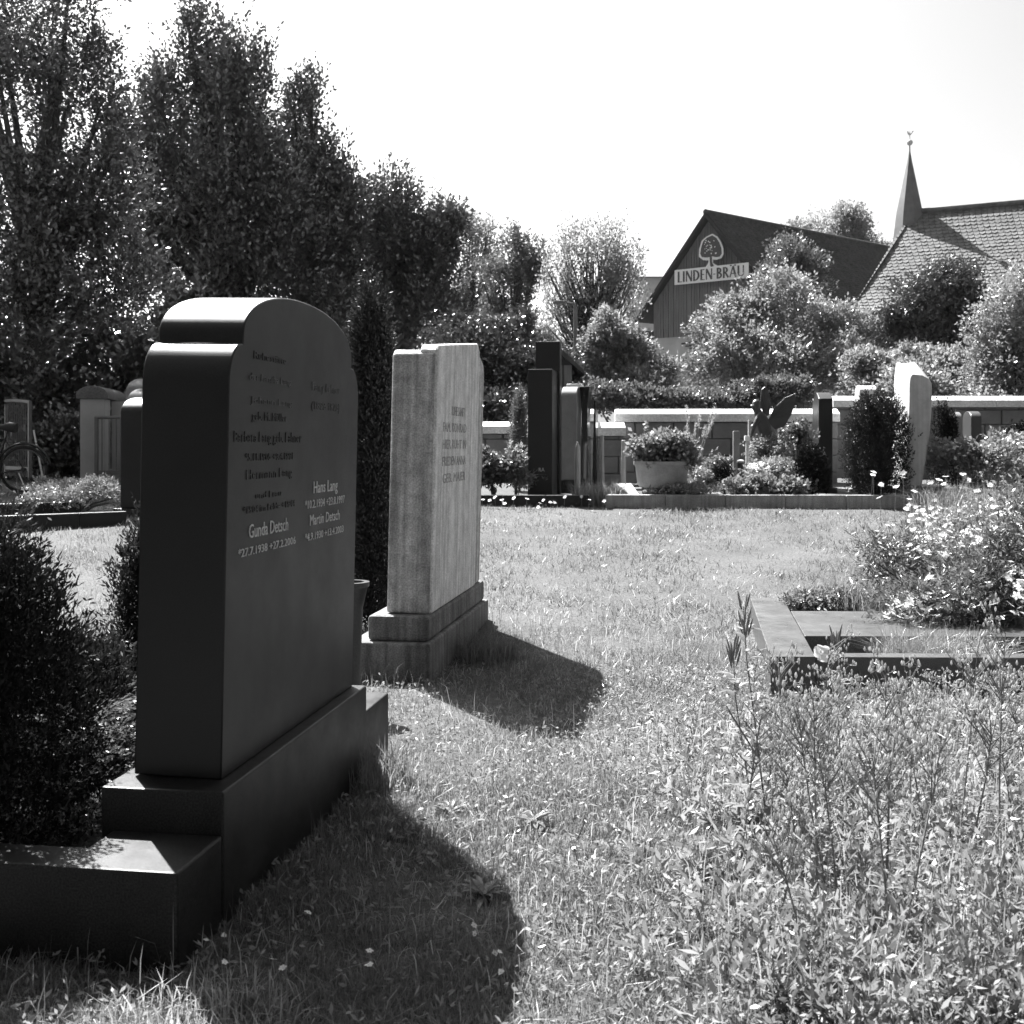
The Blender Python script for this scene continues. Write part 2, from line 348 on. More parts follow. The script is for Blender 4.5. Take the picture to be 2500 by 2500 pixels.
def text_mesh(s, h, width=None, depth=.002):
    c = bpy.data.curves.new('t', 'FONT'); c.body = s; c.size = 1; c.extrude = .0; c.resolution_u = 2
    o = bpy.data.objects.new('t', c); COL.objects.link(o); dg = bpy.context.evaluated_depsgraph_get(); me = bpy.data.meshes.new_from_object(o.evaluated_get(dg))
    bpy.data.objects.remove(o); co = np.empty(len(me.vertices)*3, np.float32); me.vertices.foreach_get('co', co); co = co.reshape(-1, 3)
    x0, x1 = co[:, 0].min(), co[:, 0].max(); sc = h/.72; sx = sc if width is None else width/(x1-x0)
    me.vertices.foreach_set('co', np.stack([(co[:, 0]-x0)*sx, co[:, 1]*sc, co[:, 2]*0], 1).astype(np.float32).ravel()); me.update()
    bm = bmesh.new(); bm.from_mesh(me); g = bmesh.ops.extrude_face_region(bm, geom=bm.faces[:]); bmesh.ops.translate(bm, vec=(0, 0, depth), verts=[v for v in g['geom'] if isinstance(v, bmesh.types.BMVert)])
    bmesh.ops.recalc_face_normals(bm, faces=bm.faces); bm.to_mesh(me); bm.free(); return me
def stone_text(s, t0, t1, zt, zb, xface, m, parent, name='inscription'):
    me = text_mesh(s, zt-zb, t1-t0, .0018); me.transform(Matrix(((0, 0, 1, xface+.0004), (1, 0, 0, t0), (0, 1, 0, zb), (0, 0, 0, 1)))); return link(name, me, m, parent)

def near_grave():
    g = thing('gravestone', 'large polished dark gravestone with arched top and shoulders, nearest the camera', 'gravestone', OM, -A)
    W = .338; Lp = 1.33
    MB().box(-W, 0, 0, Lp, -.1, PT).build('plinth', SATIN_P, g, bevel=.006)
    fx, fy = local((-.7757, 3.06, 0), OM)   # face start in local
    T = lambda px, py: on_face(px, py, -.7757, 3.06, PT, LEAN)
    Lh = T(860, 1690)[0]
    L = [T(*p) for p in ((551, 935), (553, 898), (562, 864), (574, 846), (589, 838))]
    U = [T(*p) for p in ((589, 818), (592, 800), (600, 778), (612, 757), (630, 738), (652, 723), (684, 716))]
    top = U[-1][1]; c = Lh/2; prof = [(0, 0), (0.0, L[0][1])]
    s0 = L[0][1]; sx = .085; sz = L[-1][1]-s0
    for i in range(1, 9): a = i/8*math.pi/2; prof.append((sx*(1-math.cos(a)), s0+sz*math.sin(a)))
    x1 = sx+.008; z1 = s0+sz
    prof.append((x1, z1)); prof.append((x1, z1+.03)); hw = c-x1; hh = top-z1-.03
    for i in range(1, 21): a = i/20*math.pi/2; prof.append((c-hw*math.cos(a)**.92 if i < 20 else c, z1+.03+hh*math.sin(a)))
    full = prof+[(Lh-y, z) for y, z in prof[::-1][1:]]
    hs = MB().prism([(y, z) for y, z in full], -.248, 0).build('headstone', POL, g, bevel=.004, smooth=32)
    hs.location = (fx, fy, PT); hs.rotation_euler = (0, math.atan(LEAN), 0)
    rows = [('Hans Lang', 765, 823, 1174, 1204, LET_L), ('*10.2.1934 +23.8.1997', 744, 840, 1222, 1243, LET_L), ('Martin Detsch', 756, 828, 1256, 1283, LET_L), ('*4.9.1930 +13.4.2003', 744, 837, 1303, 1322, LET_L),
            ('Gunda Detsch', 607, 702, 1279, 1314, LET_L), ('*27.7.1938 +27.2.2006', 581, 720, 1341, 1362, LET_L), ('Fanny Lehner', 762, 829, 930, 953, LET_F), ('(1899-1975)', 761, 829, 978, 998, LET_F),
            ('geb. M. Müller', 615, 700, 1003, 1025, LET_D), ('Barbara Lang geb. Lahner', 571, 736, 1050, 1079, LET_D), ('*5.11.1905 +9.4.1991', 598, 714, 1106, 1125, LET_D), ('Hermann Lang', 601, 713, 1146, 1171, LET_D),
            ('und Frau', 624, 686, 1201, 1218, LET_D), ('*1904 im Felde +1944', 593, 719, 1237, 1255, LET_D), ('Ruhestätte', 620, 699, 855, 875, LET_D), ('der Familie Lang', 609, 711, 908, 927, LET_F), ('Johann Lang', 612, 714, 966, 983, LET_F)]
    for s, a, b, yt, yb, m in rows:
        t0, zb = T(a, yb); t1, _ = T(b, yb); _, zt = T(a, yt); stone_text(s, t0, t1, zt, zb, 0, m, hs)
    # kerb round the bed on the left
    k = thing('grave_kerb', 'polished granite kerb around the dark shrub bed, nearest the camera', 'kerb', OM, -A); hk = .244; kw = .13; yn = -.265
    MB().prism([(-1.45, yn), (-.002, yn), (-.002, -.003), (-.30, -.003), (-.30, yn+kw), (-1.45, yn+kw)], -.1, hk, 'z').build('kerb_stone', SATIN_P, k, bevel=.006)
    MB().box(-2.9, -1.454, yn, yn+kw, -.1, hk).build('kerb_stone', SATIN_P, k, bevel=.006)
    MB().box(-.19, -.004, Lp+.003, 1.66, -.1, hk+.012).build('kerb_stone', SATIN_P, k, bevel=.005)
    MB().box(-2.9, -.193, 1.53, 1.66, -.1, hk).build('kerb_stone', SATIN_P, k, bevel=.005)
    MB().box(-2.88, -.31, yn+kw+.01, 1.52, -.1, hk-.17).build('bed_soil', DSOIL, k)
    k2 = k.children[0]
SATIN_P = KERB2 = mat('brushed_granite', .013, .42, .4, 7, speck=.75, speck_scale=200, rvar=.1, spec=.28, bump=.12, bscale=420)
near_grave()

OP = Vector((-.42, 6.02, 0))
def pale_grave():
    g = thing('gravestone', 'weathered pale limestone gravestone with streaked face on a stepped base, second from the camera', 'gravestone', OP, -A)
    Lb = 1.72
    MB().box(-.44, 0, -.05, Lb, -.1, .21).build('base_step', DIRTY, g, bevel=.012)
    MB().box(-.35, -.02, .0, Lb-.05, .21, .345).build('plinth', DIRTY, g, bevel=.02)
    T = lambda px, py: on_face(px, py, -.44, 6.1, .36, .024)
    x0, z0 = local((-.44, 6.1, 0), OP); Lh = 1.50; zt = Z(846, 6.1)-.36
    hs = thing_part = MB().prism([(0, 0), (0, zt-.03), (.04, zt), (.98, zt), (1.3, zt+.08), (Lh-.03, zt+.02), (Lh, zt-.04), (Lh, 0)], -.235, -.004).build('headstone', PALE2, g, bevel=.012, smooth=30)
    MB().prism([(0.02, .0), (.02, zt+.0), (.06, zt+.03), (1.2, zt+.135), (1.26, zt+.09), (1.28, 0)], -.09, .008).build('raised_panel', PALE, g, bevel=.012)
    for c in [q for q in g.children if q.name[:5] in ('heads', 'raise')]: c.location = (x0, z0, .345); c.rotation_euler = (0, math.atan(.024), 0)
    for i, (s, a, b) in enumerate((('RUHE SANFT', .42, .8), ('FAM. KONRAD', .2, .86), ('HIER RUHT IN', .2, .86), ('FRIEDEN ANNA', .2, .86), ('GEB. MAIER', .22, .86))):
        z = zt-.34-i*.095
        stone_text(s, a, b, z+.055, z, .0075, TXT2, hs)
pale_grave()

def slab(name, label, px, py_base, w, L, h, m, top='flat', plinth=0, Y=None, lean=0, group=None, rz=-A, cat='gravestone', bev=.008, sidesign=1, mp=None):
    """gravestone on grid: near corner at px; grows away; w thickness to the left (sidesign 1) or right (-1)"""
    o = on_ground(px, Y) if Y else G(px, py_base); g = thing(name, label, cat, o, rz, group)
    x0, x1 = (-w, 0) if sidesign > 0 else (0, w)
    if plinth: MB().box(x0-.06, x1+.06, -.06, L+.06, -.1, plinth).build('plinth', mp or m, g, bevel=.008)
    z0 = plinth
    if top == 'round': prof = [(0, z0), (0, h-L*.22)]+[(L/2-L/2*math.cos(i/12*math.pi), h-L*.22+L*.22*math.sin(i/12*math.pi)) for i in range(1, 12)]+[(L, h-L*.22), (L, z0)]
    elif top == 'wave': prof = [(0, z0), (0, h-.1)]+[(L*i/10, h-.05-.05*math.cos(i/10*math.pi*2+.6)) for i in range(1, 10)]+[(L, h-.06), (L, z0)]
    else: prof = [(0, z0), (0, h), (L, h), (L, z0)]
    hs = MB().prism(prof, x0, x1).build('headstone', m, g, bevel=bev, smooth=32); hs.rotation_euler = (0, lean, 0)
    return g
def wpx(px, Y): return px/F*Y

# ---------------- the double stele
Ys = 15.6
def stele():
    o = on_ground(1348, Ys); zt = Z(901, Ys)-o.z; w1 = wpx(60, Ys)
    g = thing('gravestone', 'tall dark polished double stele, the taller half behind, left of the grey round-topped stone', 'gravestone', o, -A)
    MB().box(-w1-.12, .12, -.12, 1.35, -.12, .04).build('plinth', KERB, g, bevel=.008)
    MB().box(-w1, 0, 0, .62, .04, zt).build('front_slab', POL, g, bevel=.006)
    MB().prism([(.02, 0), (.02, 0)][:0]+[(-w1+.02, .63), (.035, .63), (.035, .85), (-w1+.02, .85)], .04, Z(834, Ys+.65)-o.z, 'z').build('rear_slab', POL, g, bevel=.006)
    m = thing_part = text_mesh('RA', .055, .08, .002); m.transform(Matrix(((1, 0, 0, -w1*.55), (0, 0, -1, -.0005), (0, 1, 0, .38), (0, 0, 0, 1)))); link('mason_mark', m, LET_L, g)
    m = text_mesh('STEINMETZ', .018, .15, .002); m.transform(Matrix(((1, 0, 0, -w1*.7), (0, 0, -1, -.0005), (0, 1, 0, .33), (0, 0, 0, 1)))); link('mason_mark', m, LET_F, g)
stele()
slab('gravestone', 'grey gravestone with bright rounded top just right of the tall dark stele', 1408, 0, wpx(38, 16.6), .75, Z(941, 16.6)-gz(16.6), GREYST, 'round', .18, Y=16.6, mp=BLK)
slab('gravestone', 'pale thin gravestone whose light top shows just above the grey round-topped one', 1417, 0, wpx(34, 18.0), .6, Z(937, 18.0)-gz(18.0), WHITEST, 'flat', .1, Y=18.0)
def flare_stele(label, px, Y, ytop, wt, wm, wb, L):
    o = on_ground(px, Y); g = thing('gravestone', label, 'gravestone', o, -A); h = Z(ytop, Y)-o.z; b = MB(); n = 14; q = []
    for i in range(n+1):
        t = i/n; ww = (wb*(1-t)+wm*t) if t < .6 else wm+(wt-wm)*((t-.6)/.4)**2.4+(wb-wm)*(1-t)*.5
        q.append((ww, t*h))
    prof = [(-a/2, z) for a, z in q]+[(a/2, z) for a, z in q[::-1]]
    b.prism([(z, x) for x, z in prof], 0, L, 'y').build('headstone', BLK, g, bevel=.006, smooth=35)
    MB().box(-wb*.7, wb*.7, -.06, L+.06, -.1, .04).build('plinth', GRAN, g, bevel=.006)
flare_stele('black polished stele flaring out to a shining white top, beside the grey round-topped stone', 1427, 16.9, 944, wpx(25, 16.9), wpx(13, 16.9), wpx(19, 16.9), .5)
flare_stele('very slim black tapering stele, right of the flared black stele', 1452, 17.2, 978, wpx(4, 17.2), wpx(4, 17.2), wpx(13, 17.2), .4)
def rough_post(label, px, Y, yt, w, m=GREYST, point=True, cat='stone'):
    o = on_ground(px, Y); g = thing('marker_stone', label, cat, o, random.uniform(-.3, .1)); h = Z(yt, Y)-o.z; ww = wpx(w, Y)/2; b = MB()
    b.v = []; n = 7; rings = [(0, 1.05), (h*.35, 1), (h*.7, .92), (h*.9, .8), (h, .25 if point else .8)]
    for z, s in rings:
        for k in range(n): t = 6.283*k/n; b.v.append((ww*s*math.cos(t)*random.uniform(.88, 1.1), ww*s*.8*math.sin(t)*random.uniform(.88, 1.1), z))
    for i in range(len(rings)-1):
        for k in range(n): l = (k+1) % n; b.f.append([i*n+k, i*n+l, (i+1)*n+l, (i+1)*n+k])
    b.f.append([(len(rings)-1)*n+k for k in range(n)]); b.build('stone_shaft', m, g, bevel=.01)
rough_post('rough pale pointed stone between the grey stone and the flared black stele', 1410, 16.2, 1079, 16, MARB)
rough_post('slim pale boundary post left of the planter, in front of the low wall end', 1470, 17.6, 1062, 12, MARB, False)
rough_post('short pale square post between the slim post and the potted plant', 1522, 16.0, 1075, 14, MARB, False)

# ---------------- far kerbed grave with the planter
YK = GY(1240); kz = gz(YK)
def kerb_run(label, xa, Ya, xb, Yb, h, w=.14, pieces=4, m=KERB, depth=0):
    a = on_ground(xa, Ya); b = on_ground(xb, Yb); d = (b-a); L = d.length; g = thing('grave_kerb', label, 'kerb', a, math.atan2(d.y, d.x))
    for i in range(pieces): MB().box(L*i/pieces+.003, L*(i+1)/pieces-.003, 0, w, -.12, h).build('kerb_stone', m, g, bevel=.006)
    if depth:
        for s in (0, L-w): MB().box(s, s+w, w+.002, depth, -.12, h+.001).build('kerb_stone', m, g, bevel=.006)
        MB().box(w+.002, L-w-.002, w+.002, depth, -.12, h-.05).build('bed_soil', SOIL, g)
        MB().box(0, L, depth+.002, depth+w, -.12, h).build('kerb_stone', m, g, bevel=.006)
    return g
kerb_run('long granite kerb in front of the planter, flower bed and conifer', 1478, YK, 2215, YK-.12, .165, .15, 5, PKERB, 2.3)
# wedge stone on the kerb
def wedge():
    o = P(1542, 1203, YK+.3); o.z = kz+.12; g = thing('slanted_stone', 'light wedge-shaped name stone left of the planter', 'name stone', o, .25)
    MB().prism([(-.0, 0), (.34, 0), (.34, .17), (.02, .03)], -.13, .12).build('stone_block', MARB, g, bevel=.006)
wedge()
def planter():
    Y = YK+.55; o = Vector(((1616-CX)/F*Y, Y, kz+.1)); r = wpx(69, Y); zb = Z(1193, Y)-o.z; zt = Z(1126, Y)-o.z
    g = thing('planter_bowl', 'large round concrete planter bowl standing behind the long kerb', 'planter', o)
    MB().lathe([(r*.68, 0), (r*.72, zb+.02)], 32).build('foot', DIRTY, g, smooth=40)
    MB().lathe([(r*.8, zb+.022), (r*.86, zb+.06), (r*.93, zt-.09), (r*.97, zt-.06), (r, zt-.045), (r, zt), (r*.93, zt), (r*.9, zt-.06), (.01, zt-.07)], 40).build('bowl', POT, g, smooth=35)
    MB().lathe([(r*.88, zt-.069), (.01, zt-.045)], 24).build('soil', SOIL, g)
    bush('potted_shrub', 'leafy pale-flowered plant growing in the round concrete planter', 'plant', o+Vector((0, 0, zt-.05)), [(1620, 1090, Y, 62, 40), (1585, 1100, Y, 35, 28), (1660, 1105, Y, 38, 30), (1672, 1135, Y-.1, 22, 20)], 900, 12, .1, .025, .06, .04, L_BED, flowers=90, fs=.03, fmat=L_FLOW)
planter()
# flat plate (grave light) behind the kerb
def flat_plate():
    o = P(1712, 1189, YK+.5); o.z = kz+.13; g = thing('stepping_plate', 'flat round stone plate lying in the bed right of the planter', 'stone plate', o)
    MB().lathe([(.0, 0), (.26, 0), (.28, .02), (.26, .04), (0.01, .04)], 28).build('plate', MARB, g, smooth=40)
flat_plate()
def bedbush(label, px, py, rx, rz, dY, m=L_BED, n=500, ll=.045, lw=.03, fl=0, fs=.02, name='bed_plant', cat='plant', extra=(), k=10, tl=.06, fm=None):
    Y = YK+dY; lob = [(px, py, Y, rx, rz)]+[(a, b, Y+c, d, e) for a, b, c, d, e in extra]
    return bush(name, label, cat, on_ground(px, Y), lob, n, k, tl, .018, ll, lw, m, flowers=fl, fs=fs, fmat=fm, stems=4)
bedbush('rounded pale cushion shrub behind the white flower carpet', 1888, 1103, 46, 30, 1.2, L_BUSH, 700, .04, .02)
bedbush('carpet of small white flowers left of the dark dwarf conifer', 1882, 1150, 62, 22, .8, L_BED, 600, .04, .02, 700, .022)
bedbush('leafy low border plants along the kerb under the white flowers', 1800, 1187, 45, 20, .35, L_BED, 600, .05, .035, extra=((1875, 1185, 0, 50, 22), (1950, 1190, 0, 45, 18)))
bedbush('small pale ground plants right of the planter', 1715, 1165, 35, 28, .9, L_BED, 500, .04, .02, 60, .02, extra=((1755, 1150, .1, 30, 30),))
bedbush('small clipped dark shrub beside the pale plants right of the planter', 1768, 1160, 15, 26, .8, L_CON2, 220, .03, .015)
bedbush('rose bush with one round white bloom left of the dark upright slab', 1943, 1065, 30, 28, 1.5, L_MID, 350, .05, .03, 40, .02)
bedbush('low trailing groundcover between the planter foot and the kerb', 1665, 1200, 60, 9, .25, L_BED, 300, .04, .02)
conifer('dwarf_conifer', 'low rounded dark dwarf conifer in front of the dark upright slab', on_ground(1983, YK+.5)+Vector((0, 0, .1)), .62, .24, 900, tips=9, prof=lambda t: math.sqrt(max(0, 1-(t*1.0-.35)**2/.45)), tl=.07, group=None)
conifer('columnar_conifer', 'broad upright dark conifer in front of the tall white curved stone', on_ground(2135, YK+.45)+Vector((0, 0, .1)), Z(950, YK+.45)-gz(YK+.45)-.15, wpx(80, YK)*1.08, 4200, L_CON2, tips=12, tl=.11, prof=lambda t: min(1, .62+t*1.3)*(1-t**4)**.7)
o = P(1943, 1043, YK+1.5); rb = thing('rose_bloom', 'single round white bloom on top of the rose bush', 'flower', o)
for z_, f_ in ((0, .07), (.02, .06), (.04, .045)): blossoms(np.array([[0, 0, z_]]*2), f_, PETAL, rb, 'petals', 7)
MB().tube([(0, 0, -.3), (0, 0, .01)], .006, 5).build('stem', STEM, rb)
tuft('ornamental_grass', 'tall pale ornamental grass with feathery plumes right of the planter', 'grass', on_ground(1696, YK+1.3), 500, .1, .75, .006, L_DRY, .45)
tuft('ornamental_grass', 'lower tuft of thin grass in front of the stone wall, right of the tall plumes', 'grass', on_ground(1775, YK+1.6), 700, .5, .42, .006, L_BED, .7)
def plumes():
    o = on_ground(1696, YK+1.35); g = thing('grass_plume', 'thin pale arching grass plumes rising above the wall coping', 'grass', o); b = MB(); V = []
    for i in range(9):
        a = random.uniform(-.28, .28); h = random.uniform(.9, 1.2); pts = [Vector((a*t**2*1.2, random.uniform(-.02, .02), h*t)) for t in (0, .3, .6, .85, 1)]; b.tube(pts, .004, 4)
        C = np.array([pts[3].lerp(pts[4], s) for s in np.linspace(0, 1, 10)]); V.append(sprays(C, np.tile([[a*.6, 0, 1.]], (10, 1)), 12, .06, .012, .04, .006, 1.2))
    b.build('stalks', L_DRY, g); quads_obj('plume_heads', np.concatenate(V), L_DRY, g)
plumes()
slab('gravestone', 'small dark slab with a bright edge behind the bed, left of the winged figure', 1806, 0, wpx(15, YK+2.2), .35, Z(1052, YK+2.2)-gz(YK+2.2), GREYST, 'flat', .05, Y=YK+2.2)
def stake():
    Y = YK+1.1; o = on_ground(1824, Y); h = Z(1064, Y)-o.z; g = thing('grave_lantern_post', 'thin pale post with square light head in front of the winged figure', 'lantern', o)
    MB().box(-.018, .018, -.018, .018, 0, h-.07).build('post', MARB, g, bevel=.003); MB().box(-.035, .035, -.035, .035, h-.07, h).build('lamp_head', WHITEST, g, bevel=.006)
    o2 = on_ground(1808, Y-.2); g2 = thing('grave_candle', 'small dark candle lamp with pale lid at the foot of the thin post', 'candle', o2); z0 = Z(1130, Y-.2)-o2.z
    MB().lathe([(.03, 0), (.045, z0-.03), (.045, z0+.01)], 14).build('glass_cup', DMETAL, g2, smooth=40); MB().lathe([(.055, z0+.01), (.05, z0+.03), (.02, z0+.045)], 14).build('lid', WHITEST, g2, smooth=40)
stake()
def angel():
    Y = YK+1.4; o = on_ground(1868, Y); zb = Z(1085, Y)-o.z; zt = Z(990, Y)-o.z; s = (zt-zb)/.52
    g = thing('winged_figure', 'dark bronze winged girl figure leaning forward with one arm reaching down, behind the bed', 'statue', o)
    MB().box(-.14, .16, -.12, .12, -.05, zb+.02).build('pedestal', GRAN, g, bevel=.01)
    J = [(.03, 0, 0), (.02, 0, .12), (-.03, 0, .24), (-.07, 0, .33), (-.10, 0, .38), (-.125, 0, .44), (-.13, 0, .5), (-.10, -.07, .31), (-.16, -.1, .2), (-.20, -.1, .08), (-.215, -.1, .03), (-.06, .08, .3), (-.12, .1, .2), (-.2, .08, .15), (.1, 0, -.02), (.16, -.03, .0), (.02, .03, -.02)]
    E = [(0, 1), (1, 2), (2, 3), (3, 4), (4, 5), (5, 6), (3, 7), (7, 8), (8, 9), (9, 10), (3, 11), (11, 12), (12, 13), (0, 14), (14, 15), (0, 16)]
    rr = [.13, .11, .1, .1, .045, .062, .05, .045, .032, .02, .015, .045, .032, .018, .12, .09, .11]
    me = bpy.data.meshes.new('m'); me.from_pydata([(x*s, y*s, z*s) for x, y, z in J], E, []); ob = link('body', me, BRONZE, g); ob.location = (0, 0, zb+.06)
    sk = ob.modifiers.new('skin', 'SKIN')
    for i, v in enumerate(me.skin_vertices[0].data): v.radius = (rr[i]*s, rr[i]*s); v.use_root = (i == 0)
    sb = ob.modifiers.new('sub', 'SUBSURF'); sb.levels = sb.render_levels = 2
    MB().lathe([(.0, .13), (.03, .125), (.058, .09), (.066, .04), (.06, 0), (.04, -.03)], 16).build('hair', BRONZE, g, smooth=60).location = (-.115*s, .012, zb+.06+.42*s)
    MB().lathe([(.002, -.012), (.014, -.006), (.018, .006), (.0, .016)], 8).build('nose', WHITEST, g, smooth=60).location = (-.18*s, 0, zb+.06+.46*s)  # white colour put on the bronze face for its sunlit edge
    for nm, pts in (('wing', [(-.02, .3), (-.08, .52), (-.06, .68), (-.01, .72), (.04, .66), (.07, .5), (.05, .34)]), ('wing', [(.0, .25), (.08, .42), (.22, .56), (.36, .62), (.36, .5), (.31, .34), (.22, .18), (.1, .14)])):
        b = MB(); b.prism([(z*s, x*s) for x, z in pts], -.012, .012, 'y'); q = b.build(nm, BRONZE, g, bevel=.006); q.location = (.02, .06 if pts[0][0] < 0 else -.06, zb+.06); q.rotation_euler = (0, 0, .25 if pts[0][0] < 0 else -.2)
        for j in range(5):
            t = j/5; a = Vector((pts[0][0]+.02, pts[0][1]+.03)); e = Vector(pts[1+j] if 1+j < len(pts) else pts[-1])*.96
            f = MB().tube([(a.x*s, -.018, a.y*s), (e.x*s, -.018, e.y*s)], [.008, .003], 5).build('feather_rib', BRONZE, q)
    MB().box(-.2*s-.02, -.2*s+.02, .02, .06, -.05, zb+.34).build('support_post', MARB, g, bevel=.004)
angel()
# dark upright slab on the right, conifer's neighbours
slab('gravestone', 'dark upright slab with bright top edge left of the broad conifer', 1999, 0, wpx(33, YK+1.7), wpx(1, 1)*0+.85, Z(956, YK+1.7)-gz(YK+1.7), POL, 'wave', .1, Y=YK+1.7, sidesign=-1)
slab('gravestone', 'pale gravestone with a light top showing over the broad conifer', 2098, 0, wpx(42, YK+3.2), .5, Z(940, YK+3.2)-gz(YK+3.2), WHITEST, 'round', .1, Y=YK+3.2, sidesign=-1)
slab('gravestone', 'small pale-topped gravestone, left one of the pair near the right edge', 2330, 0, wpx(18, YK+3.6), .5, Z(1005, YK+3.6)-gz(YK+3.6), GREYST, 'round', .08, Y=YK+3.6, sidesign=-1)
slab('gravestone', 'small dark-sided gravestone with light rounded top, right one of the pair near the right edge', 2371, 0, wpx(25, YK+2.8), .55, Z(1003, YK+2.8)-gz(YK+2.8), SATIN, 'round', .08, Y=YK+2.8, sidesign=-1)
def white_stone():
    Y = YK+.35; o = on_ground(2217, Y); o.z = gz(Y); g = thing('gravestone', 'tall white curved gravestone with bulging veined side, right of the broad conifer', 'gravestone', o, -A)
    hb = Z(1187, Y)-o.z; MB().box(-.1, .42, -.08, 1.2, -.15, hb).build('plinth', KERB, g, bevel=.008)
    h = Z(909, Y)-o.z; n = 20; rows = []; Lw = 1.3
    for i in range(n+1):
        t = i/n; z = hb+(h-hb)*t; wr = wpx(33+24*math.sin(min(1, t*1.02)*math.pi*.6), Y); xl = wpx(-10+12*math.sin(t*math.pi*.55), Y); rd_ = max(0, (t-.9)/.1)**2*.1
        zf = lambda q: hb+(h+.17*(min(1, max(0, q-.18)*3.2)**1.5)+.03*q-hb)*t; c = wr
        rows.append([(xl+.01+rd_*.3, 0, z-rd_*.2), (c-.02-rd_, 0, z-rd_*.35), (c-rd_*1.1, .04, z-rd_*.4), (c-rd_, Lw*.5, zf(.5)), (c-.05-rd_, Lw, zf(1)-.03), (xl+.04+rd_*.5, Lw, zf(1)), (xl+.01, Lw*.75, zf(.75)), (xl, Lw*.5, zf(.5)), (xl, Lw*.25, zf(.25))])
    b = MB(); m = 9
    for r_ in rows: b.v += r_
    for i in range(n):
        for k in range(m): l = (k+1) % m; b.f.append([i*m+k, i*m+l, (i+1)*m+l, (i+1)*m+k])
    b.f.append(list(range(m))[::-1]); b.f.append([n*m+k for k in range(m)])
    b.build('headstone', MARB, g, bevel=.012, smooth=38)
    MB().box(-.42, -.12, .15, .95, hb*.4, hb).build('side_block', KERB, g, bevel=.008)
white_stone()

# ---------------- stone walls behind
def wall(label, xa, xb, Y, ytop, Yb=None, block=.62, rowh=.27, cap=.13):
    Yb = Yb or Y; a = on_ground(xa, Y); b = on_ground(xb, Yb); d = b-a; d.z = 0; L = d.length; g = thing('garden_wall', label, 'wall', a, math.atan2(d.y, d.x)); h = Z(ytop, Y)-a.z; hc = h-.085
    MB().box(0.02, L-.02, .06, .24, -.2, hc-cap).build('wall_core', WALLB, g)
    z = -.1; r_ = 0
    while z < hc-cap-.02:
        z1 = min(z+rowh, hc-cap); x = 0 if r_ % 2 == 0 else -block*.5
        while x < L:
            x0 = max(0, x); x1 = min(L, x+block*random.uniform(.97, 1.0))
            if x1-x0 > .06: MB().box(x0+.006, x1-.006, random.uniform(0, .012), .3, z+.006, z1-.006).build('stone_block', WALLB, g, bevel=.012)
            x += block
        z = z1; r_ += 1
    n = max(1, round(L/1.1))
    for i in range(n):
        MB().prism([(-.07, hc-cap+.002), (.37, hc-cap+.002), (.37, hc), (.15, hc+.085), (-.07, hc)], L*i/n-.02*(i == 0)+.003, L*(i+1)/n-.003+.02*(i == n-1)).build('coping_slab', CONC, g, bevel=.006)
    return g
wall('long stone block wall with white coping behind the planter and the winged figure', 1504, 2046, 18.6, 998, 18.4)
wall('wall with white coping behind the white curved stone, at the right edge', 2034, 2560, 21.0, 966)
wall('low wall with white coping right of the weathered pale gravestone', 925, 1262, 20.0, 1029)
wall('white-coped wall end behind the black steles', 1330, 1455, 19.5, 998)
wall('short low wall return with pale coping left of the long wall', 1462, 1524, 18.0, 1031)

# ---------------- right foreground grave
def right_grave():
    Yf = 5.6; o = Vector(((1881-CX)/F*Yf, Yf, 0)); g = thing('grave_kerb', 'wide flat granite grave frame with a cross plate among weeds at the right', 'kerb', o, -A*.15); s = R(-1.2); hk = .215
    sk = math.tan(math.atan((1703-CX)/F)-A*.15)                       # the frame's sides run away along the common line
    def q(u0, u1, v0, v1, z0, z1, nm, m):
        b = MB(); b.box(u0, u1, v0, v1, z0, z1); b.v = [(x+y*sk, y, z) for x, y, z in b.v]; return b.build(nm, m, g, bevel=.005)
    q(0, .22, 0, 2.15, -.1, hk, 'side_slab', DKERB); q(.222, 3.2, 0, .11, -.1, hk-.001, 'kerb_stone', DKERB)
    q(.223, 3.2, .62, 1.55, -.1, hk-.0015, 'cross_plate', DKERB); q(.222, 3.2, 2.04, 2.15, -.1, hk-.001, 'kerb_stone', DKERB)
    q(.223, 3.19, .112, .618, -.1, .06, 'bed_soil', SOIL); q(.223, 3.19, 1.552, 2.038, -.1, .1, 'bed_soil', SOIL)
right_grave()
tuft('grass_tussock', 'fine dense grass tussock in the front opening of the right grave frame', 'grass', Vector((P(2290, 1560, 5.95).x, 5.95, .05)), 3600, .3, .3, .004, L_BED, .9)
tuft('grass_tussock', 'tall fine grass at the back of the right grave frame, left of the flowering bush', 'grass', Vector((P(2110, 1480, 7.5).x, 7.5, .08)), 900, .25, .42, .004, L_GRASS, .6)
bush('cushion_plant', 'low pale cushion plant in the back opening of the right grave frame', 'plant', Vector((P(1990, 1470, 7.5).x, 7.5, .08)), [(1960, 1466, 7.5, 50, 12), (2030, 1462, 7.5, 60, 18)], 500, 10, .05, .02, .03, .012, L_BED)
bush('flowering_bush', 'big loose bush covered in white flowers at the right edge behind the grave frame', 'bush', Vector((P(2400, 1500, 7.1).x, 7.1, .0)),
     [(2390, 1400, 7.1, 150, 110), (2250, 1390, 7.3, 110, 80), (2480, 1350, 7.0, 110, 110), (2330, 1480, 6.8, 120, 70), (2240, 1500, 6.7, 80, 55), (2500, 1480, 6.6, 120, 90)], 3600, 13, .12, .02, .04, .009, L_MID, flowers=420, fs=.03, sub=26, subr=.42, stems=16)
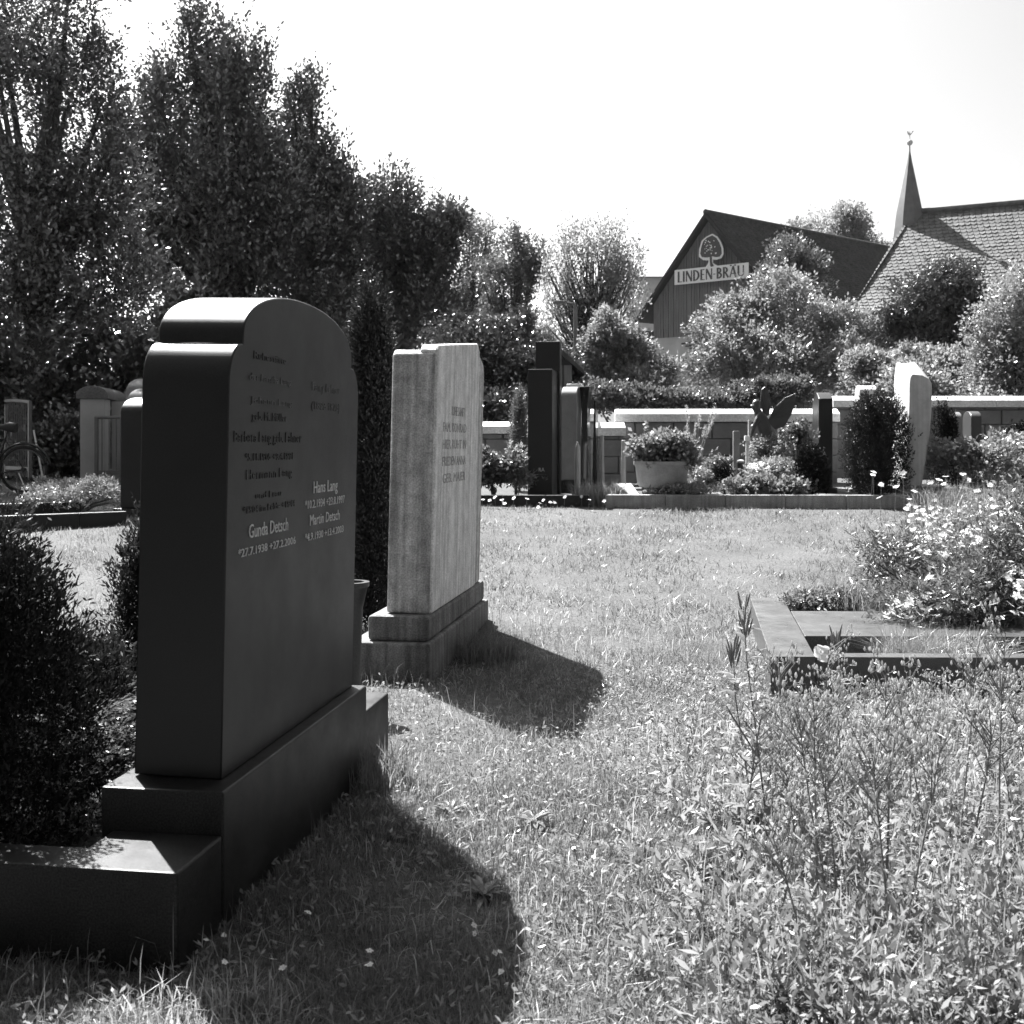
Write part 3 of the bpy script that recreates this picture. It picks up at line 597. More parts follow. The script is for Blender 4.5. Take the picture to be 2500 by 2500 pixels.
bush('flowering_bush', 'low white-flowered plants at the right edge beside the lawn, farther back', 'bush', on_ground(2420, 10.5), [(2330, 1290, 10.5, 110, 30), (2470, 1270, 10.5, 120, 40)], 900, 10, .12, .02, .04, .01, L_BED, flowers=150, fs=.028)

# ---------------- weeds in the foreground
def lance(pos, d, ll, lw):
    """long leaf of 3 quads, drooping"""
    d = Vector(d).normalized(); s = d.cross(Vector((0, 0, 1)));
    if s.length < .1: s = Vector((1, 0, 0))
    s.normalize(); v = []; f = []
    for i, (t, w_) in enumerate(((0, .15), (.3, .9), (.6, 1), (.85, .5), (1, .04))):
        c = Vector(pos)+d*ll*t-Vector((0, 0, 1))*ll*.35*t*t; v += [c-s*lw*w_*.5+Vector((0, 0, lw*.15*w_)), c, c+s*lw*w_*.5+Vector((0, 0, lw*.15*w_))]
    for i in range(4):
        for k in (0, 1): a = i*3+k; f.append([a, a+1, a+4, a+3])
    return v, f
def add_leaf(mb, *a):
    v, f = lance(*a); b = len(mb.v); mb.v += [tuple(x) for x in v]; mb.f += [[b+i for i in q] for q in f]
def weed(label, pts, Y, kind='primrose', leafn=22, ll=.09, lw=.02, flower=None):
    base = P(*pts[-1], Y); base = Vector((base.x, Y, gz(Y))); g = thing('tall_weed', label, 'weed', base); W = [P(*p, Y)-base for p in pts[:-1]][::-1]; W = [Vector((0, 0, -.02))]+W
    MB().tube(W, [.0036-.0024*i/(len(W)-1) for i in range(len(W))], 6).build('stem', STEM, g, smooth=60); cum = []
    def at(t): t *= len(W)-1; i = min(int(t), len(W)-2); return W[i].lerp(W[i+1], t-i)
    lv = MB()
    for i in range(leafn):
        t = random.uniform(.05, .88); a = i*2.4; c = (1-t*.6); add_leaf(lv, at(t), (math.cos(a), math.sin(a), random.uniform(.3, 1.1)), ll*c*random.uniform(.7, 1.2), lw*c)
    lv.build('leaves', L_LANCE, g, smooth=60)
    top = MB()
    if kind == 'primrose':
        for i in range(13):
            t = random.uniform(.84, 1.0); a = i*2.4; p = at(t); d = Vector((math.cos(a)*.28, math.sin(a)*.28, 1)).normalized(); l = random.uniform(.04, .065); p = p+Vector((math.cos(a), math.sin(a), 0))*.008; top.tube([p, p+d*l*.3, p+d*l*.7, p+d*l], [.0014, .0034, .003, .0008], 6)
        top.build('seed_pods', STEM, g, smooth=60)
    else:
        C = []
        for i in range(17):
            t = random.uniform(.6, 1.0); a = random.uniform(0, 6.28); p = at(t); e = p+Vector((math.cos(a), math.sin(a), random.uniform(.9, 1.8)))*random.uniform(.03, .08)*(1.5-t*.6); top.tube([p, e], [.0018, .001], 4)
            for j in range(5): q = e+Vector([random.gauss(0, .012) for _ in range(3)]); top.tube([e, q], .0009, 3); C.append(q)
        top.build('flower_stalks', STEM, g); V = []
        b = MB()
        for q in C: b.tube([q, q+Vector((0, 0, .005)), q+Vector((0, 0, .010)), q+Vector((0, 0, .015))], [.001, .0031, .0027, .001], 6)
        b.build('flower_buds', L_FLOW, g, smooth=60)['kind'] = 'stuff'
    if flower:
        for (fx, fy, fs) in flower:
            p = P(fx, fy, Y)-base; b = MB(); n = 4
            up = Vector((.1, -.75, .6)).normalized(); e1 = up.orthogonal().normalized(); e2 = up.cross(e1)
            for k in range(n):
                a = k*math.pi/2+.5; d = e1*math.cos(a)+e2*math.sin(a); s = up.cross(d); i0 = len(b.v); rows_ = []
                for t_, w_, u_ in ((0, .1, 0), (.35, .5, .22), (.7, .78, .3), (.95, .7, .22), (1.05, .35, .12)):
                    for q_ in (-1, 0, 1): b.v.append(tuple(p+d*fs*t_*(1-.06*(q_ == 0 and t_ > 1))+s*fs*w_*q_*.95+up*fs*(u_+.1*abs(q_)+random.uniform(-.04, .04))))
                for r_ in range(4):
                    for q_ in (0, 1): a0 = i0+r_*3+q_; b.f.append([a0, a0+1, a0+4, a0+3])
            b.build('flower', PETAL, g, smooth=60)
weed('evening primrose stem with upright pods, leftmost tall weed by the grave frame', [(1815, 1480), (1822, 1600), (1845, 1780), (1865, 1950), (1880, 2060)], 3.55, flower=None, leafn=34, ll=.15, lw=.034)
weed('shorter primrose stem with pods just left of the tallest one', [(1790, 1580), (1795, 1700), (1815, 1830), (1850, 2040)], 3.62, leafn=26, ll=.14, lw=.034, flower=[(1808, 1535, .02)])
weed('primrose stem with a large open white flower in front of the grave frame corner', [(2040, 1560), (2050, 1640), (2030, 1760), (2030, 1960)], 4.2, leafn=22, ll=.13, lw=.03, flower=[(2008, 1598, .033), (2040, 1672, .026)])
weed('thin dark weed stem with a small leafy top, left of centre of the weed patch', [(1950, 1745), (1962, 1850), (1980, 1980), (2010, 2130), (2020, 2300)], 3.0, 'bud', 34, .05, .009)
weed('weed with a broad head of small buds below the grave frame', [(2165, 1650), (2160, 1780), (2150, 1950), (2145, 2120)], 3.5, 'bud', 34, .07, .011)
weed('tall weed with a large budding head at the right edge', [(2455, 1545), (2445, 1700), (2440, 1900), (2440, 2200)], 3.3, 'bud', 40, .07, .011)
weed('leaning weed stem with sparse buds in the lower right', [(2300, 1790), (2275, 1950), (2235, 2150), (2190, 2330)], 2.85, 'bud', 30, .06, .01)
weed('weed with small buds between the broad-headed weed and the right edge', [(2240, 1720), (2225, 1850), (2220, 2000), (2220, 2180)], 3.4, 'bud', 30, .06, .01)
weed('budding weed in the corner below the flowering bush', [(2380, 1640), (2370, 1780), (2350, 1980), (2345, 2160)], 3.45, 'bud', 34, .06, .01)
weed('low weed with narrow leaves in front of the cross plate', [(1905, 1640), (1905, 1720), (1915, 1830), (1920, 1960)], 4.1, 'bud', 22, .06, .01)
weed('dark-stemmed weed rising at the bottom right', [(2130, 1850), (2145, 2000), (2165, 2200), (2180, 2400)], 2.65, 'bud', 34, .06, .01)
weed('slender weed beside the thin dark stem at the bottom', [(1880, 2020), (1920, 2150), (1960, 2300), (1990, 2420)], 2.65, 'bud', 16, .05, .009)

protos = [o for o in COL.objects if o.name.startswith('tall_weed') and 'primrose' not in o['label']]
LBL = 'loose budding weed stem in the tangle at the lower right'
for i in range(34):
    src = protos[i % len(protos)]; Yw = random.uniform(2.7, 5.3); k = random.uniform(.22, .46) if i % 4 else random.uniform(.17, .3); xw = k*Yw
    if Yw > 5.0: xw = random.uniform(.2, .42)*Yw
    c = src.copy(); COL.objects.link(c); c.location = (xw, min(Yw, 5.35), gz(Yw)-.01); c.rotation_euler = (random.uniform(-.15, .15), random.uniform(-.15, .15), random.uniform(0, 6.28)); q = random.uniform(.5, 1.05)*(1 if Yw < 4 else .6); c.scale = (q*1.25, q*1.25, q)
    c['label'] = LBL; c['group'] = 'loose weed stems at the lower right'
    for ch in src.children: d = ch.copy(); COL.objects.link(d); d.parent = c
# ---------------- lawn: grass, broad leaves, daisies
def bad(x, y):                              # footprints of the graves
    u, t = CA*(x-OM.x)-SA*(y-OM.y), SA*(x-OM.x)+CA*(y-OM.y); b = (u < .01) & (u > -2.95) & (t > -.275) & (t < 1.67)
    u, t = CA*(x-OP.x)-SA*(y-OP.y), SA*(x-OP.x)+CA*(y-OP.y); b |= (u < 0) & (u > -.45) & (t > -.05) & (t < 1.72)
    x0 = (1881-CX)/F*5.6; b |= (y > 5.6) & (y < 7.75) & (x > x0+(y-5.6)*.16) & (x < x0+3.2)
    return b
def clump(x, y): return np.clip(.5+.3*np.sin(x*5.1+1.3*np.sin(y*3.7))*np.cos(y*4.3+1.7*np.sin(x*2.9))+.25*np.sin(x*17+2*np.sin(y*9))*np.cos(y*15+2*np.sin(x*11))+.15*np.sin(x*1.7-y*1.1), 0, 1)
def scatter(n, y0, y1, p=1.0, margin=.1):
    y = (y0**(p+1)+(y1**(p+1)-y0**(p+1))*rng.random(n))**(1/(p+1)); x = (rng.random(n)*2-1)*(.4465*y+margin+.15)
    ok = ~bad(x, y); return x[ok], y[ok]
parts = []
for (n, y0, y1, hm, wd) in ((200000, 2.2, 4.2, .047, .003), (150000, 4.2, 7.5, .05, .005), (120000, 7.5, 15.5, .055, .010)):
    x, y = scatter(n, y0, y1, .6); c = clump(x, y); keep = rng.random(len(x)) < .12+.88*c; x, y, c = x[keep], y[keep], c[keep]
    h = hm*(.5+.9*c)*rng.uniform(.5, 1.35, len(x)); rpatch = np.clip((x/y-.12)*4, 0, 1)*(y < 6); h *= 1+.7*rpatch; seg = y1 < 5
    parts.append(blades(np.stack([x, y], 1), gzv(y)-.01, h, np.full(len(x), wd), 1.0, seg))
off = 0; VV = []; FP = []; II = []
for V, fp, idx in parts: VV.append(V); FP.append(fp); II.append(idx+off); off += len(V)
tag(link('lawn_grass', np_mesh(np.concatenate(VV), np.concatenate(FP), np.concatenate(II)), L_GRASS), 'uneven sunlit lawn grass between the graves', 'grass', kind='stuff')
x, y = scatter(26000, 2.2, 9, .4); ok = (rng.random(len(x)) < clump(y*1.3, x*1.7)*.8+.05); x, y = x[ok], y[ok]
tag(blades_obj('dry_grass', np.stack([x, y], 1), gzv(y)-.01, rng.uniform(.03, .11, len(x)), np.full(len(x), .0035), L_DRY, 1.3), 'dry pale stalks scattered through the lawn', 'dry grass', kind='stuff')
# broad-leaved weeds: denser to the lower right
x, y = scatter(60000, 2.2, 6.2, .3); dens = np.clip((x/y+.1)*3, .25, 1)*(clump(x*1.9+2, y*1.6)*.8+.2); ok = rng.random(len(x)) < dens; x, y = x[ok], y[ok]
hh = rng.uniform(.01, .06, len(x))*(1+2.2*np.clip((x/y-.15)*4, 0, 1)); C = np.stack([x, y, gzv(y)+hh], 1)
D = rng.normal(size=(len(x), 3))*np.array([1, 1, .5])+np.array([0, 0, .5])
tag(quads_obj('lawn_weeds', leaf_quads(np.repeat(C, 2, 0), np.repeat(D, 2, 0)+rng.normal(size=(len(x)*2, 3))*.6, .022, .008), L_WEED), 'small broad-leaved weeds spreading through the grass', 'weeds', kind='stuff')
# taller leafy weeds thickening towards the lower right
y = rng.uniform(2.35, 4.9, 5200); x = y*rng.uniform(.10, .47, 5200); ok = ~bad(x, y) & (rng.random(5200) < np.clip((x/y-.12)*4, .05, 1)*(.25+.75*clump(x*1.3, y*1.3))); x, y = x[ok], y[ok]
C = np.stack([x, y, gzv(y)+.005], 1); D = rng.normal(size=(len(x), 3))*np.array([.3, .3, .1])+np.array([0, 0, 1.]); hgt = rng.uniform(.05, .26, (len(x), 1, 1))*np.clip(.6+(x/y)[:, None, None]*1.2, .6, 1)
V = np.concatenate([sprays(C, D+rng.normal(size=D.shape)*.2, 22, hgt, .012, .034, .010, .6), sprays(C[::4], D[::4]+rng.normal(size=D[::4].shape)*.3, 16, hgt[::4]*.7, .012, .06, .011, .5)]); tag(quads_obj('meadow_weeds', V, L_WEED), 'tangle of knee-high leafy weeds at the lower right of the lawn', 'weeds', kind='stuff')
tag(blades_obj('weed_stalks', C[:, :2], C[:, 2], hgt.ravel()*1.25, np.full(len(x), .003), L_DRY, .4), 'thin pale stalks standing up through the weeds', 'weeds', kind='stuff')
x, y = scatter(2600, 2.3, 8, .4); tag(blades_obj('seed_stalks', np.stack([x, y], 1), gzv(y), rng.uniform(.1, .2, len(x)), np.full(len(x), .0022), L_MID, .5), 'thin dark seed stalks standing above the lawn', 'grass', kind='stuff')
for px_, py_, lab in ((1095, 1990, 'dark dandelion rosette just right of the near shadow edge'), (1300, 2010, 'dark grassy rosette in the middle of the near lawn'), (1660, 2290, 'broad plantain rosette at the bottom, right of the middle'), (1180, 2190, 'ragged dock plant at the tip of the near shadow')):
    o = G(px_, py_); g = thing('rosette_weed', lab, 'weed', o); lv = MB()
    for i in range(16): a_ = i*2.4; add_leaf(lv, (0, 0, .003), (math.cos(a_), math.sin(a_), random.uniform(.3, 1.3)), random.uniform(.06, .11), .018)
    lv.build('leaves', L_WEED, g, smooth=60)
# flowers in the right hand meadow strip and on the lawn
def flower_patch(label, n, px0, px1, Y0, Y1, h, fs, nm='meadow_flowers'):
    g = thing(nm, label, 'flowers', on_ground((px0+px1)/2, (Y0+Y1)/2)); o = g.location; y = rng.uniform(Y0, Y1, n); x = (rng.uniform(px0, px1, n)-CX)/F*y; z = gzv(y)+h*rng.uniform(.5, 1.1, n)
    pos = np.stack([x, y, z], 1)-np.array(o); b = MB()
    for p in pos: b.tube([(p[0]+random.uniform(-.03, .03), p[1], p[2]-h*.9), tuple(p)], .0022, 4)
    b.build('flower_stalks', STEM, g)['kind'] = 'stuff'; blossoms(pos, fs, PETAL, g, 'flower_heads', 6); g['kind'] = 'stuff'
flower_patch('white flower heads along the lawn edge in front of the white curved stone', 60, 2200, 2500, 12.3, 13.6, .2, .035)
flower_patch('flat white flower heads on tall stalks in front of the conifer and right of it', 16, 2120, 2420, 13.2, 14.0, .5, .045)
flower_patch('few small clover and daisy heads in the near grass', 34, 1150, 2300, 2.5, 4.2, .07, .008)
flower_patch('clover heads in the shaded grass by the near kerb', 8, 500, 1000, 2.5, 2.9, .08, .01)
flower_patch('clover heads in front of the tall dark stele', 18, 1150, 1480, 13.6, 14.6, .16, .03)
tuft('grass_clump', 'bushy pale grasses at the right edge beyond the lawn', 'grass', on_ground(2420, 13.6), 2200, .9, .5, .008, L_GRASS, .8)
tuft('grass_clump', 'tall pale grass in front of the black steles', 'grass', on_ground(1465, 15.0), 900, .35, .4, .008, L_BED, .7)
tuft('grass_clump', 'lit tuft of grass at the near kerb foot, bottom left', 'grass', on_ground(470, 2.42), 500, .2, .13, .0035, L_DRY, .9)
tuft('grass_clump', 'grass growing at the far foot of the weathered pale gravestone', 'grass', on_ground(1185, 6.6), 500, .18, .2, .004, L_GRASS, .7)
tuft('grass_clump', 'tall grass against the far end of the near plinth', 'grass', on_ground(915, 4.15), 400, .14, .22, .004, L_GRASS, .6)
bush('leafy_plant', 'bushy plants around the foot of the small paired gravestones at the right', 'plant', on_ground(2350, 15), [(2330, 1110, 15, 60, 35), (2420, 1130, 15, 70, 40), (2480, 1110, 15.3, 50, 50)], 900, 10, .12, .03, .06, .03, L_BED, flowers=60, fs=.03)

# ---------------- shrubs by the near stones
conifer('cypress_column', 'tall dark cypress column between the near polished gravestone and the pale one', on_ground(905, 7.4), Z(722, 7.4), wpx(62, 7.4), 5200, L_CON2, tips=7, tl=.14, k=16, ll=.026, lw=.009, prof=lambda t: min(1, .75+t)*(1-t**3.2)**.8)
def juniper(label, loc, h, r, n, m=L_CON, tips=10, name='juniper_shrub'):
    conifer(name, label, loc, h, r, n, m, tips=tips, tl=.12, k=16, ll=.022, lw=.006, prof=lambda t: min(1, .7+t*.6)*(1-t**2.5)**.6, cat='shrub')
# dark shrubs inside the near bed
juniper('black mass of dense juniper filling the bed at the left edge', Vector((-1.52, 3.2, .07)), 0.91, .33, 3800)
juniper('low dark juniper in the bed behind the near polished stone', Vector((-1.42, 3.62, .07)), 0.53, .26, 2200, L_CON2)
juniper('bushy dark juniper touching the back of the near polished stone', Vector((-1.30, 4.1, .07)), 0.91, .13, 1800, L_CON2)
juniper('paler juniper coloured as the sunlit top of the black mass at the left edge', Vector((-1.66, 3.75, .07)), 0.95, .21, 2200, L_CON2)  # lighter spray colour stands for sun on the top of the black shrub
def sprig_bush():
    o = Vector((-1.28, 3.42, .07)); g = thing('feathery_conifer', 'feathery conifer with sunlit drooping sprigs between the black juniper and the near stone', 'shrub', o); C = []; D = []
    for i in range(420):
        a = random.uniform(0, 6.28); z = random.uniform(0, .4); r_ = .3*(1-z/.6)*random.uniform(.5, 1.1); C.append((math.cos(a)*r_*.6, math.sin(a)*r_, z)); D.append((math.cos(a), math.sin(a), .35))
    quads_obj('foliage', sprays(np.array(C), np.array(D), 30, .16, .014, .018, .004, 1.2), L_MID, g); MB().tube([(0, 0, -.05), (0, 0, .5)], [.02, .006], 6).build('trunk', BARK, g)
sprig_bush()
def vase():
    o = on_ground(868, 5.2); o.x = (868-CX)/F*5.6; g = thing('stone_vase', 'dark footed stone vase standing behind the near polished gravestone', 'vase', Vector(((858-CX)/F*5.4, 5.4, 0)))
    zt = Z(1420, 5.4); MB().lathe([(.06, 0), (.06, .08), (.04, .12), (.055, zt-.12), (.075, zt-.03), (.085, zt-.02), (.085, zt), (.06, zt), (.05, zt-.05)], 24).build('vase_body', SATIN, g, smooth=40)
vase()

# ---------------- left background: graves, pillar, gates, bicycle
slab('gravestone', 'dark gravestone with glinting top, half hidden behind the near polished stone', 346, 0, wpx(56, 13.6), .9, Z(966, 13.6)-gz(13.6), POL, 'round', .1, Y=13.6)
slab('gravestone', 'shining-topped dark gravestone farther back behind the near polished stone', 375, 0, wpx(70, 15.2), .9, Z(944, 15.2)-gz(15.2), GREYST, 'round', .1, Y=15.2)
slab('gravestone', 'topmost bright-capped gravestone peeking behind the near polished stone', 383, 0, wpx(80, 16.6), .9, Z(920, 16.6)-gz(16.6), GREYST, 'round', .1, Y=16.6)
kerb_run('long dark kerb of the grave in the left background', -60, 11.9, 310, 12.9, .2, .1, 3, SATIN_P, 0)
kerb_run('second dark kerb behind it at the left edge', -60, 13.1, 200, 13.7, .2, .1, 2, SATIN_P, 0)
bush('ground_cover', 'bright mound of ground cover on the grave in the left background', 'plant', on_ground(180, 14.0), [(130, 1215, 13.6, 60, 22), (220, 1200, 14, 60, 25), (170, 1190, 14.4, 70, 20), (265, 1205, 13.9, 40, 22)], 1500, 10, .08, .02, .035, .012, L_BED, flowers=60, fs=.02)
bush('leafy_bush', 'dark undergrowth between the open gate leaf and the gate pillar', 'bush', on_ground(150, 19.6), [(120, 1120, 19.6, 60, 60), (190, 1110, 19.6, 40, 70), (10, 1130, 20.2, 60, 50), (320, 1120, 19.6, 90, 60)], 2600, 12, .25, .05, .08, .045, L_DARK, sub=20, subr=.3)
Yg = 17.6
def pillar():
    o = on_ground(233, Yg); w_ = wpx(29, Yg); h = Z(975, Yg)-o.z; g = thing('gate_pillar', 'pale rendered gate pillar with rounded cap in the left background', 'pillar', o, .12)
    MB().box(-w_, w_, -w_, w_, -.1, h).build('shaft', RENDER, g, bevel=.01); cw = w_+.05; n = 10
    MB().prism([(z, x) for x, z in [(-cw, h+.001), (-cw, h+.05)]+[(-cw*math.cos(i/n*math.pi), h+.05+.15*math.sin(i/n*math.pi)) for i in range(1, n)]+[(cw, h+.05), (cw, h+.001)]], -cw, 1.1, 'y').build('rounded_cap', GRAN, g, bevel=.006, smooth=30)
    MB().box(w_+.001, w_+.9, -.05+.3, .22+.3, -.1, h-.02).build('wall_return', RENDER, g)
def gate_leaf(label, xa, xb, ytop, ybot, Y, Yb, curve=0):
    a = on_ground(xa, Y); b = on_ground(xb, Yb); d = b-a; L = Vector((d.x, d.y, 0)).length; g = thing('iron_gate', label, 'gate', a, math.atan2(d.y, d.x)); zt = Z(ytop, Y)-a.z; zb = Z(ybot, Y)-a.z
    MB().box(0, .05, 0, .05, zb, zt).build('stile', METAL, g, bevel=.004); MB().box(L-.05, L, 0, .05, zb, zt).build('stile', METAL, g, bevel=.004)
    MB().tube([(L*t, .025, zt+curve*math.sin(t*1.57)) for t in np.linspace(0, 1, 8)], .028, 6).build('top_rail', METAL, g); MB().box(.05, L-.05, 0.005, .045, zb+.12, zb+.18).build('bottom_rail', METAL, g, bevel=.003)
    n = max(4, int(L/.11))
    for i in range(1, n): x = L*i/n; MB().tube([(x, .025, zb+.18), (x, .025, zt+curve*math.sin(x/L*1.57))], .009, 6).build('bar', METAL, g)
    for i in range(n): x = L*i/n; MB().tube([(x+.02, .025, zb+.02), (x+L/n/2, .025, zb+.12), (x+L/n-.02, .025, zb+.02)], .006, 5).build('scroll', METAL, g)
pillar()
gate_leaf('open iron gate leaf with bars in front of the rendered gate pillar', 230, 300, 1019, 1178, 17.2, 17.2)
gate_leaf('open iron gate leaf with curved top rail behind the bicycle', 78, 18, 982, 1168, 18.2, 19.2, .06)
def bicycle():
    Y = 16.4; r_ = .345; o = Vector(((58-CX)/F*Y, Y, gz(Y))); g = thing('bicycle', 'dark bicycle parked at the left edge in front of the iron gate', 'bicycle', o, math.pi+.06)
    def ring(R_, r2, n, c, z): return [(c+R_*math.cos(t*6.2832/n), 0, z+R_*math.sin(t*6.2832/n)) for t in range(n)]
    for c in (0, 1.06):
        w_ = MB().tube(ring(r_-.022, 0, 36, c, r_), .022, 8, True).build('wheel', RUBBER, g, smooth=60)
        MB().tube(ring(r_-.055, 0, 36, c, r_), .012, 6, True).build('rim', METAL, w_, smooth=60); MB().tube([(c, -.04, r_), (c, .04, r_)], .03, 10).build('hub', DMETAL, w_)
        for k in range(18): a = k*6.2832/18; MB().tube([(c, 0, r_), (c+(r_-.06)*math.cos(a), 0, r_+(r_-.06)*math.sin(a))], .0018, 4).build('spoke', METAL, w_)
        MB().tube([(c+(r_+.03)*math.cos(a), 0, r_+(r_+.03)*math.sin(a)) for a in np.linspace(.2, 2.9, 16)], .018, 6).build('mudguard', DMETAL, g, smooth=60)
    bb = Vector((.43, 0, .29)); st = Vector((.26, 0, .78)); hd = Vector((.86, 0, .82)); hl = Vector((.9, 0, .66))
    f = MB()
    for a, b, q in ((bb, st, .017), (st, hd, .017), (bb, hl, .02), (hd, hl, .02), (bb, Vector((0, 0, r_)), .011), (st, Vector((0, 0, r_)), .01), (hl, Vector((1.06, 0, r_)), .014), (st, Vector((.22, 0, .92)), .013), (hd, Vector((.83, 0, 1.0)), .013)): f.tube([a, b], q, 8)
    f.build('frame', DMETAL, g, smooth=60)
    MB().tube([(.1, 0, .94), (.2, 0, .955), (.33, 0, .95), (.38, 0, .93)], [.075, .07, .03, .015], 8).build('saddle', RUBBER, g, smooth=60)
    MB().tube([(.9, -.3, 1.03), (.88, -.15, 1.05), (.83, 0, 1.0), (.88, .15, 1.05), (.9, .3, 1.03)], .012, 8).build('handlebar', DMETAL, g, smooth=60)
    MB().tube([(-.28, .05, .72), (.2, .05, .74), (.2, -.05, .74), (-.28, -.05, .72)], .006, 6, True).build('rear_rack', DMETAL, g)
    MB().tube([(.43+.09*math.cos(a*6.2832/20), -.05, .29+.09*math.sin(a*6.2832/20)) for a in range(20)], .006, 5, True).build('chainring', DMETAL, g)
    for s in (1, -1): MB().tube([(.43, -.06*s, .29), (.43+.12*s, -.09*s, .29-.12*s)], .009, 6).build('crank', DMETAL, g); MB().box(.37+.12*s, .49+.12*s, -.09*s-.04, -.09*s+.04, .16-.12*s+.005, .185-.12*s).build('pedal', RUBBER, g)
    MB().tube([(.05, .06, .3), (-.12, .2, 0.01)], .008, 6).build('kickstand', CHROME, g)
bicycle()
o = on_ground(95, 17.0); g = thing('pale_cane', 'thin bright cane leaning behind the bicycle rear wheel', 'cane', o); MB().tube([(.09, 0, 0), (-.12, .1, Z(1050, 17)-o.z)], .014, 6).build('cane_rod', WPAINT, g)

# ---------------- trees and bushes at the left and centre
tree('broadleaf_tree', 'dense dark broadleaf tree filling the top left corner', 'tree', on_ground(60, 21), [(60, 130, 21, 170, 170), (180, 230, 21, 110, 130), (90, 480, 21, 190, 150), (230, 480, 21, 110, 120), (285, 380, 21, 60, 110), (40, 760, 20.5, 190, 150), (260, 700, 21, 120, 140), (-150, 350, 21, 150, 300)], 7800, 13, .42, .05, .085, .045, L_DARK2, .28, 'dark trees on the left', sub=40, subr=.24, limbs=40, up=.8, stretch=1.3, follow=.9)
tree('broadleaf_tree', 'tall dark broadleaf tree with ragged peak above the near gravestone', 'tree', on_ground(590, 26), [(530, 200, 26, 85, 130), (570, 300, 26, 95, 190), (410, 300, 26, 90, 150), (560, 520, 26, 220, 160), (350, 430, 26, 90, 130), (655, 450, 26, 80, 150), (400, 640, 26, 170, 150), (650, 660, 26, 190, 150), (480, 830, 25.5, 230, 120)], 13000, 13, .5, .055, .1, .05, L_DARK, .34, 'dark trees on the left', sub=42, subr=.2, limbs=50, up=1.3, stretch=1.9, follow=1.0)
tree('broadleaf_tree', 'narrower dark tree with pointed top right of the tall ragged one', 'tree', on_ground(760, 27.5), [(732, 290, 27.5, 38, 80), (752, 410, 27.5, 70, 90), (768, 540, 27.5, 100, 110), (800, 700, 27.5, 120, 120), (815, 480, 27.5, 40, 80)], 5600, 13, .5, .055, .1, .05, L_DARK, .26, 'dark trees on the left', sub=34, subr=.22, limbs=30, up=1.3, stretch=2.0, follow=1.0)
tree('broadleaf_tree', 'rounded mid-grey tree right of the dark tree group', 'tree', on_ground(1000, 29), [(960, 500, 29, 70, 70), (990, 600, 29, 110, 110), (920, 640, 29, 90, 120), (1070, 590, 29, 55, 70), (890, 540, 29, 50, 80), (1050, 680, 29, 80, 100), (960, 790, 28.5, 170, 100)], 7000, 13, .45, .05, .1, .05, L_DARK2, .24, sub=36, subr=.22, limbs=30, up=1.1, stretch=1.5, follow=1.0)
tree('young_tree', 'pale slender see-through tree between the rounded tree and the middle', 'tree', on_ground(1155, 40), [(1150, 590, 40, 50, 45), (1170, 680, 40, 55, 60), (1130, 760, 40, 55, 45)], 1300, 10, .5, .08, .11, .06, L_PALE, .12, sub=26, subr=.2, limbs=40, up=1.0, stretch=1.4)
tree('young_tree', 'thin-crowned grey tree left of the multi-stemmed one', 'tree', on_ground(1245, 34), [(1262, 610, 34, 28, 40), (1240, 690, 34, 55, 45), (1300, 680, 34, 45, 50), (1240, 780, 34, 60, 40)], 1600, 11, .45, .08, .1, .05, L_MID, .13, sub=26, subr=.2, limbs=45, up=1.0, stretch=1.5)
tree('multi_stem_tree', 'airy multi-stemmed tree with upright branches left of the barn', 'tree', on_ground(1430, 30), [(1400, 640, 30, 60, 90), (1480, 640, 30, 60, 80), (1430, 740, 30, 90, 90), (1510, 730, 30, 60, 90), (1535, 740, 31, 45, 60), (1370, 780, 30, 50, 70), (1355, 680, 30, 35, 60), (1525, 660, 30, 38, 50)], 2300, 9, .4, .06, .08, .04, L_BUSH, .1, sub=34, subr=.18, trunks=9, limbs=120, up=1.6, stretch=2.2, follow=1.0)
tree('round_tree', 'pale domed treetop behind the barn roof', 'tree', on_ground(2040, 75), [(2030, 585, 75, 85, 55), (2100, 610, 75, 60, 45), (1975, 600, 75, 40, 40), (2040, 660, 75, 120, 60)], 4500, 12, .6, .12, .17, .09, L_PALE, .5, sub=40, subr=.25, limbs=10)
tree('small_tree', 'small leafy tree in front of the barn roof', 'tree', on_ground(1935, 38), [(1935, 640, 38, 65, 40), (1900, 690, 38, 50, 40), (1980, 700, 38, 50, 50), (1940, 760, 37, 90, 50)], 1900, 11, .5, .05, .1, .05, L_MID, .12, sub=26, subr=.2, up=1.5, stretch=1.9, trunks=3, limbs=50)
tree('dark_tree', 'dark rounded tree in front of the tiled roof at the right', 'tree', on_ground(2290, 30), [(2290, 730, 30, 100, 70), (2370, 770, 30, 70, 60), (2230, 790, 30, 60, 60), (2300, 820, 30, 80, 50), (2330, 690, 30, 60, 30)], 4600, 12, .4, .05, .08, .045, L_DARK2, .2, sub=30, subr=.26, limbs=18)
tree('edge_tree', 'leafy tree cut off by the right edge', 'tree', on_ground(2490, 24), [(2490, 760, 24, 90, 90), (2440, 880, 24, 80, 90), (2500, 950, 24, 110, 110), (2430, 1000, 23.5, 80, 70), (2560, 800, 24, 90, 150)], 5200, 12, .35, .045, .07, .04, L_BUSH, .15, sub=30, subr=.26, limbs=16)
def bg(label, base, lobes, n, m, k=13, ll=.085, lw=.045, tl=.38, name='leafy_bush', group='leafy bushes beyond the wall', **kw):
    lobes = [(a+random.uniform(-.15, .15)*d, b+random.uniform(-.1, .1)*e, c, d*.8*random.uniform(.85, 1.1), e*.82*random.uniform(.8, 1.2)) for a, b, c, d, e in lobes]
    return bush(name, label, 'bush', base, lobes, n, k, tl, .045, ll, lw, m, group, sub=34, subr=.24, stems=24, up=.75, **kw)
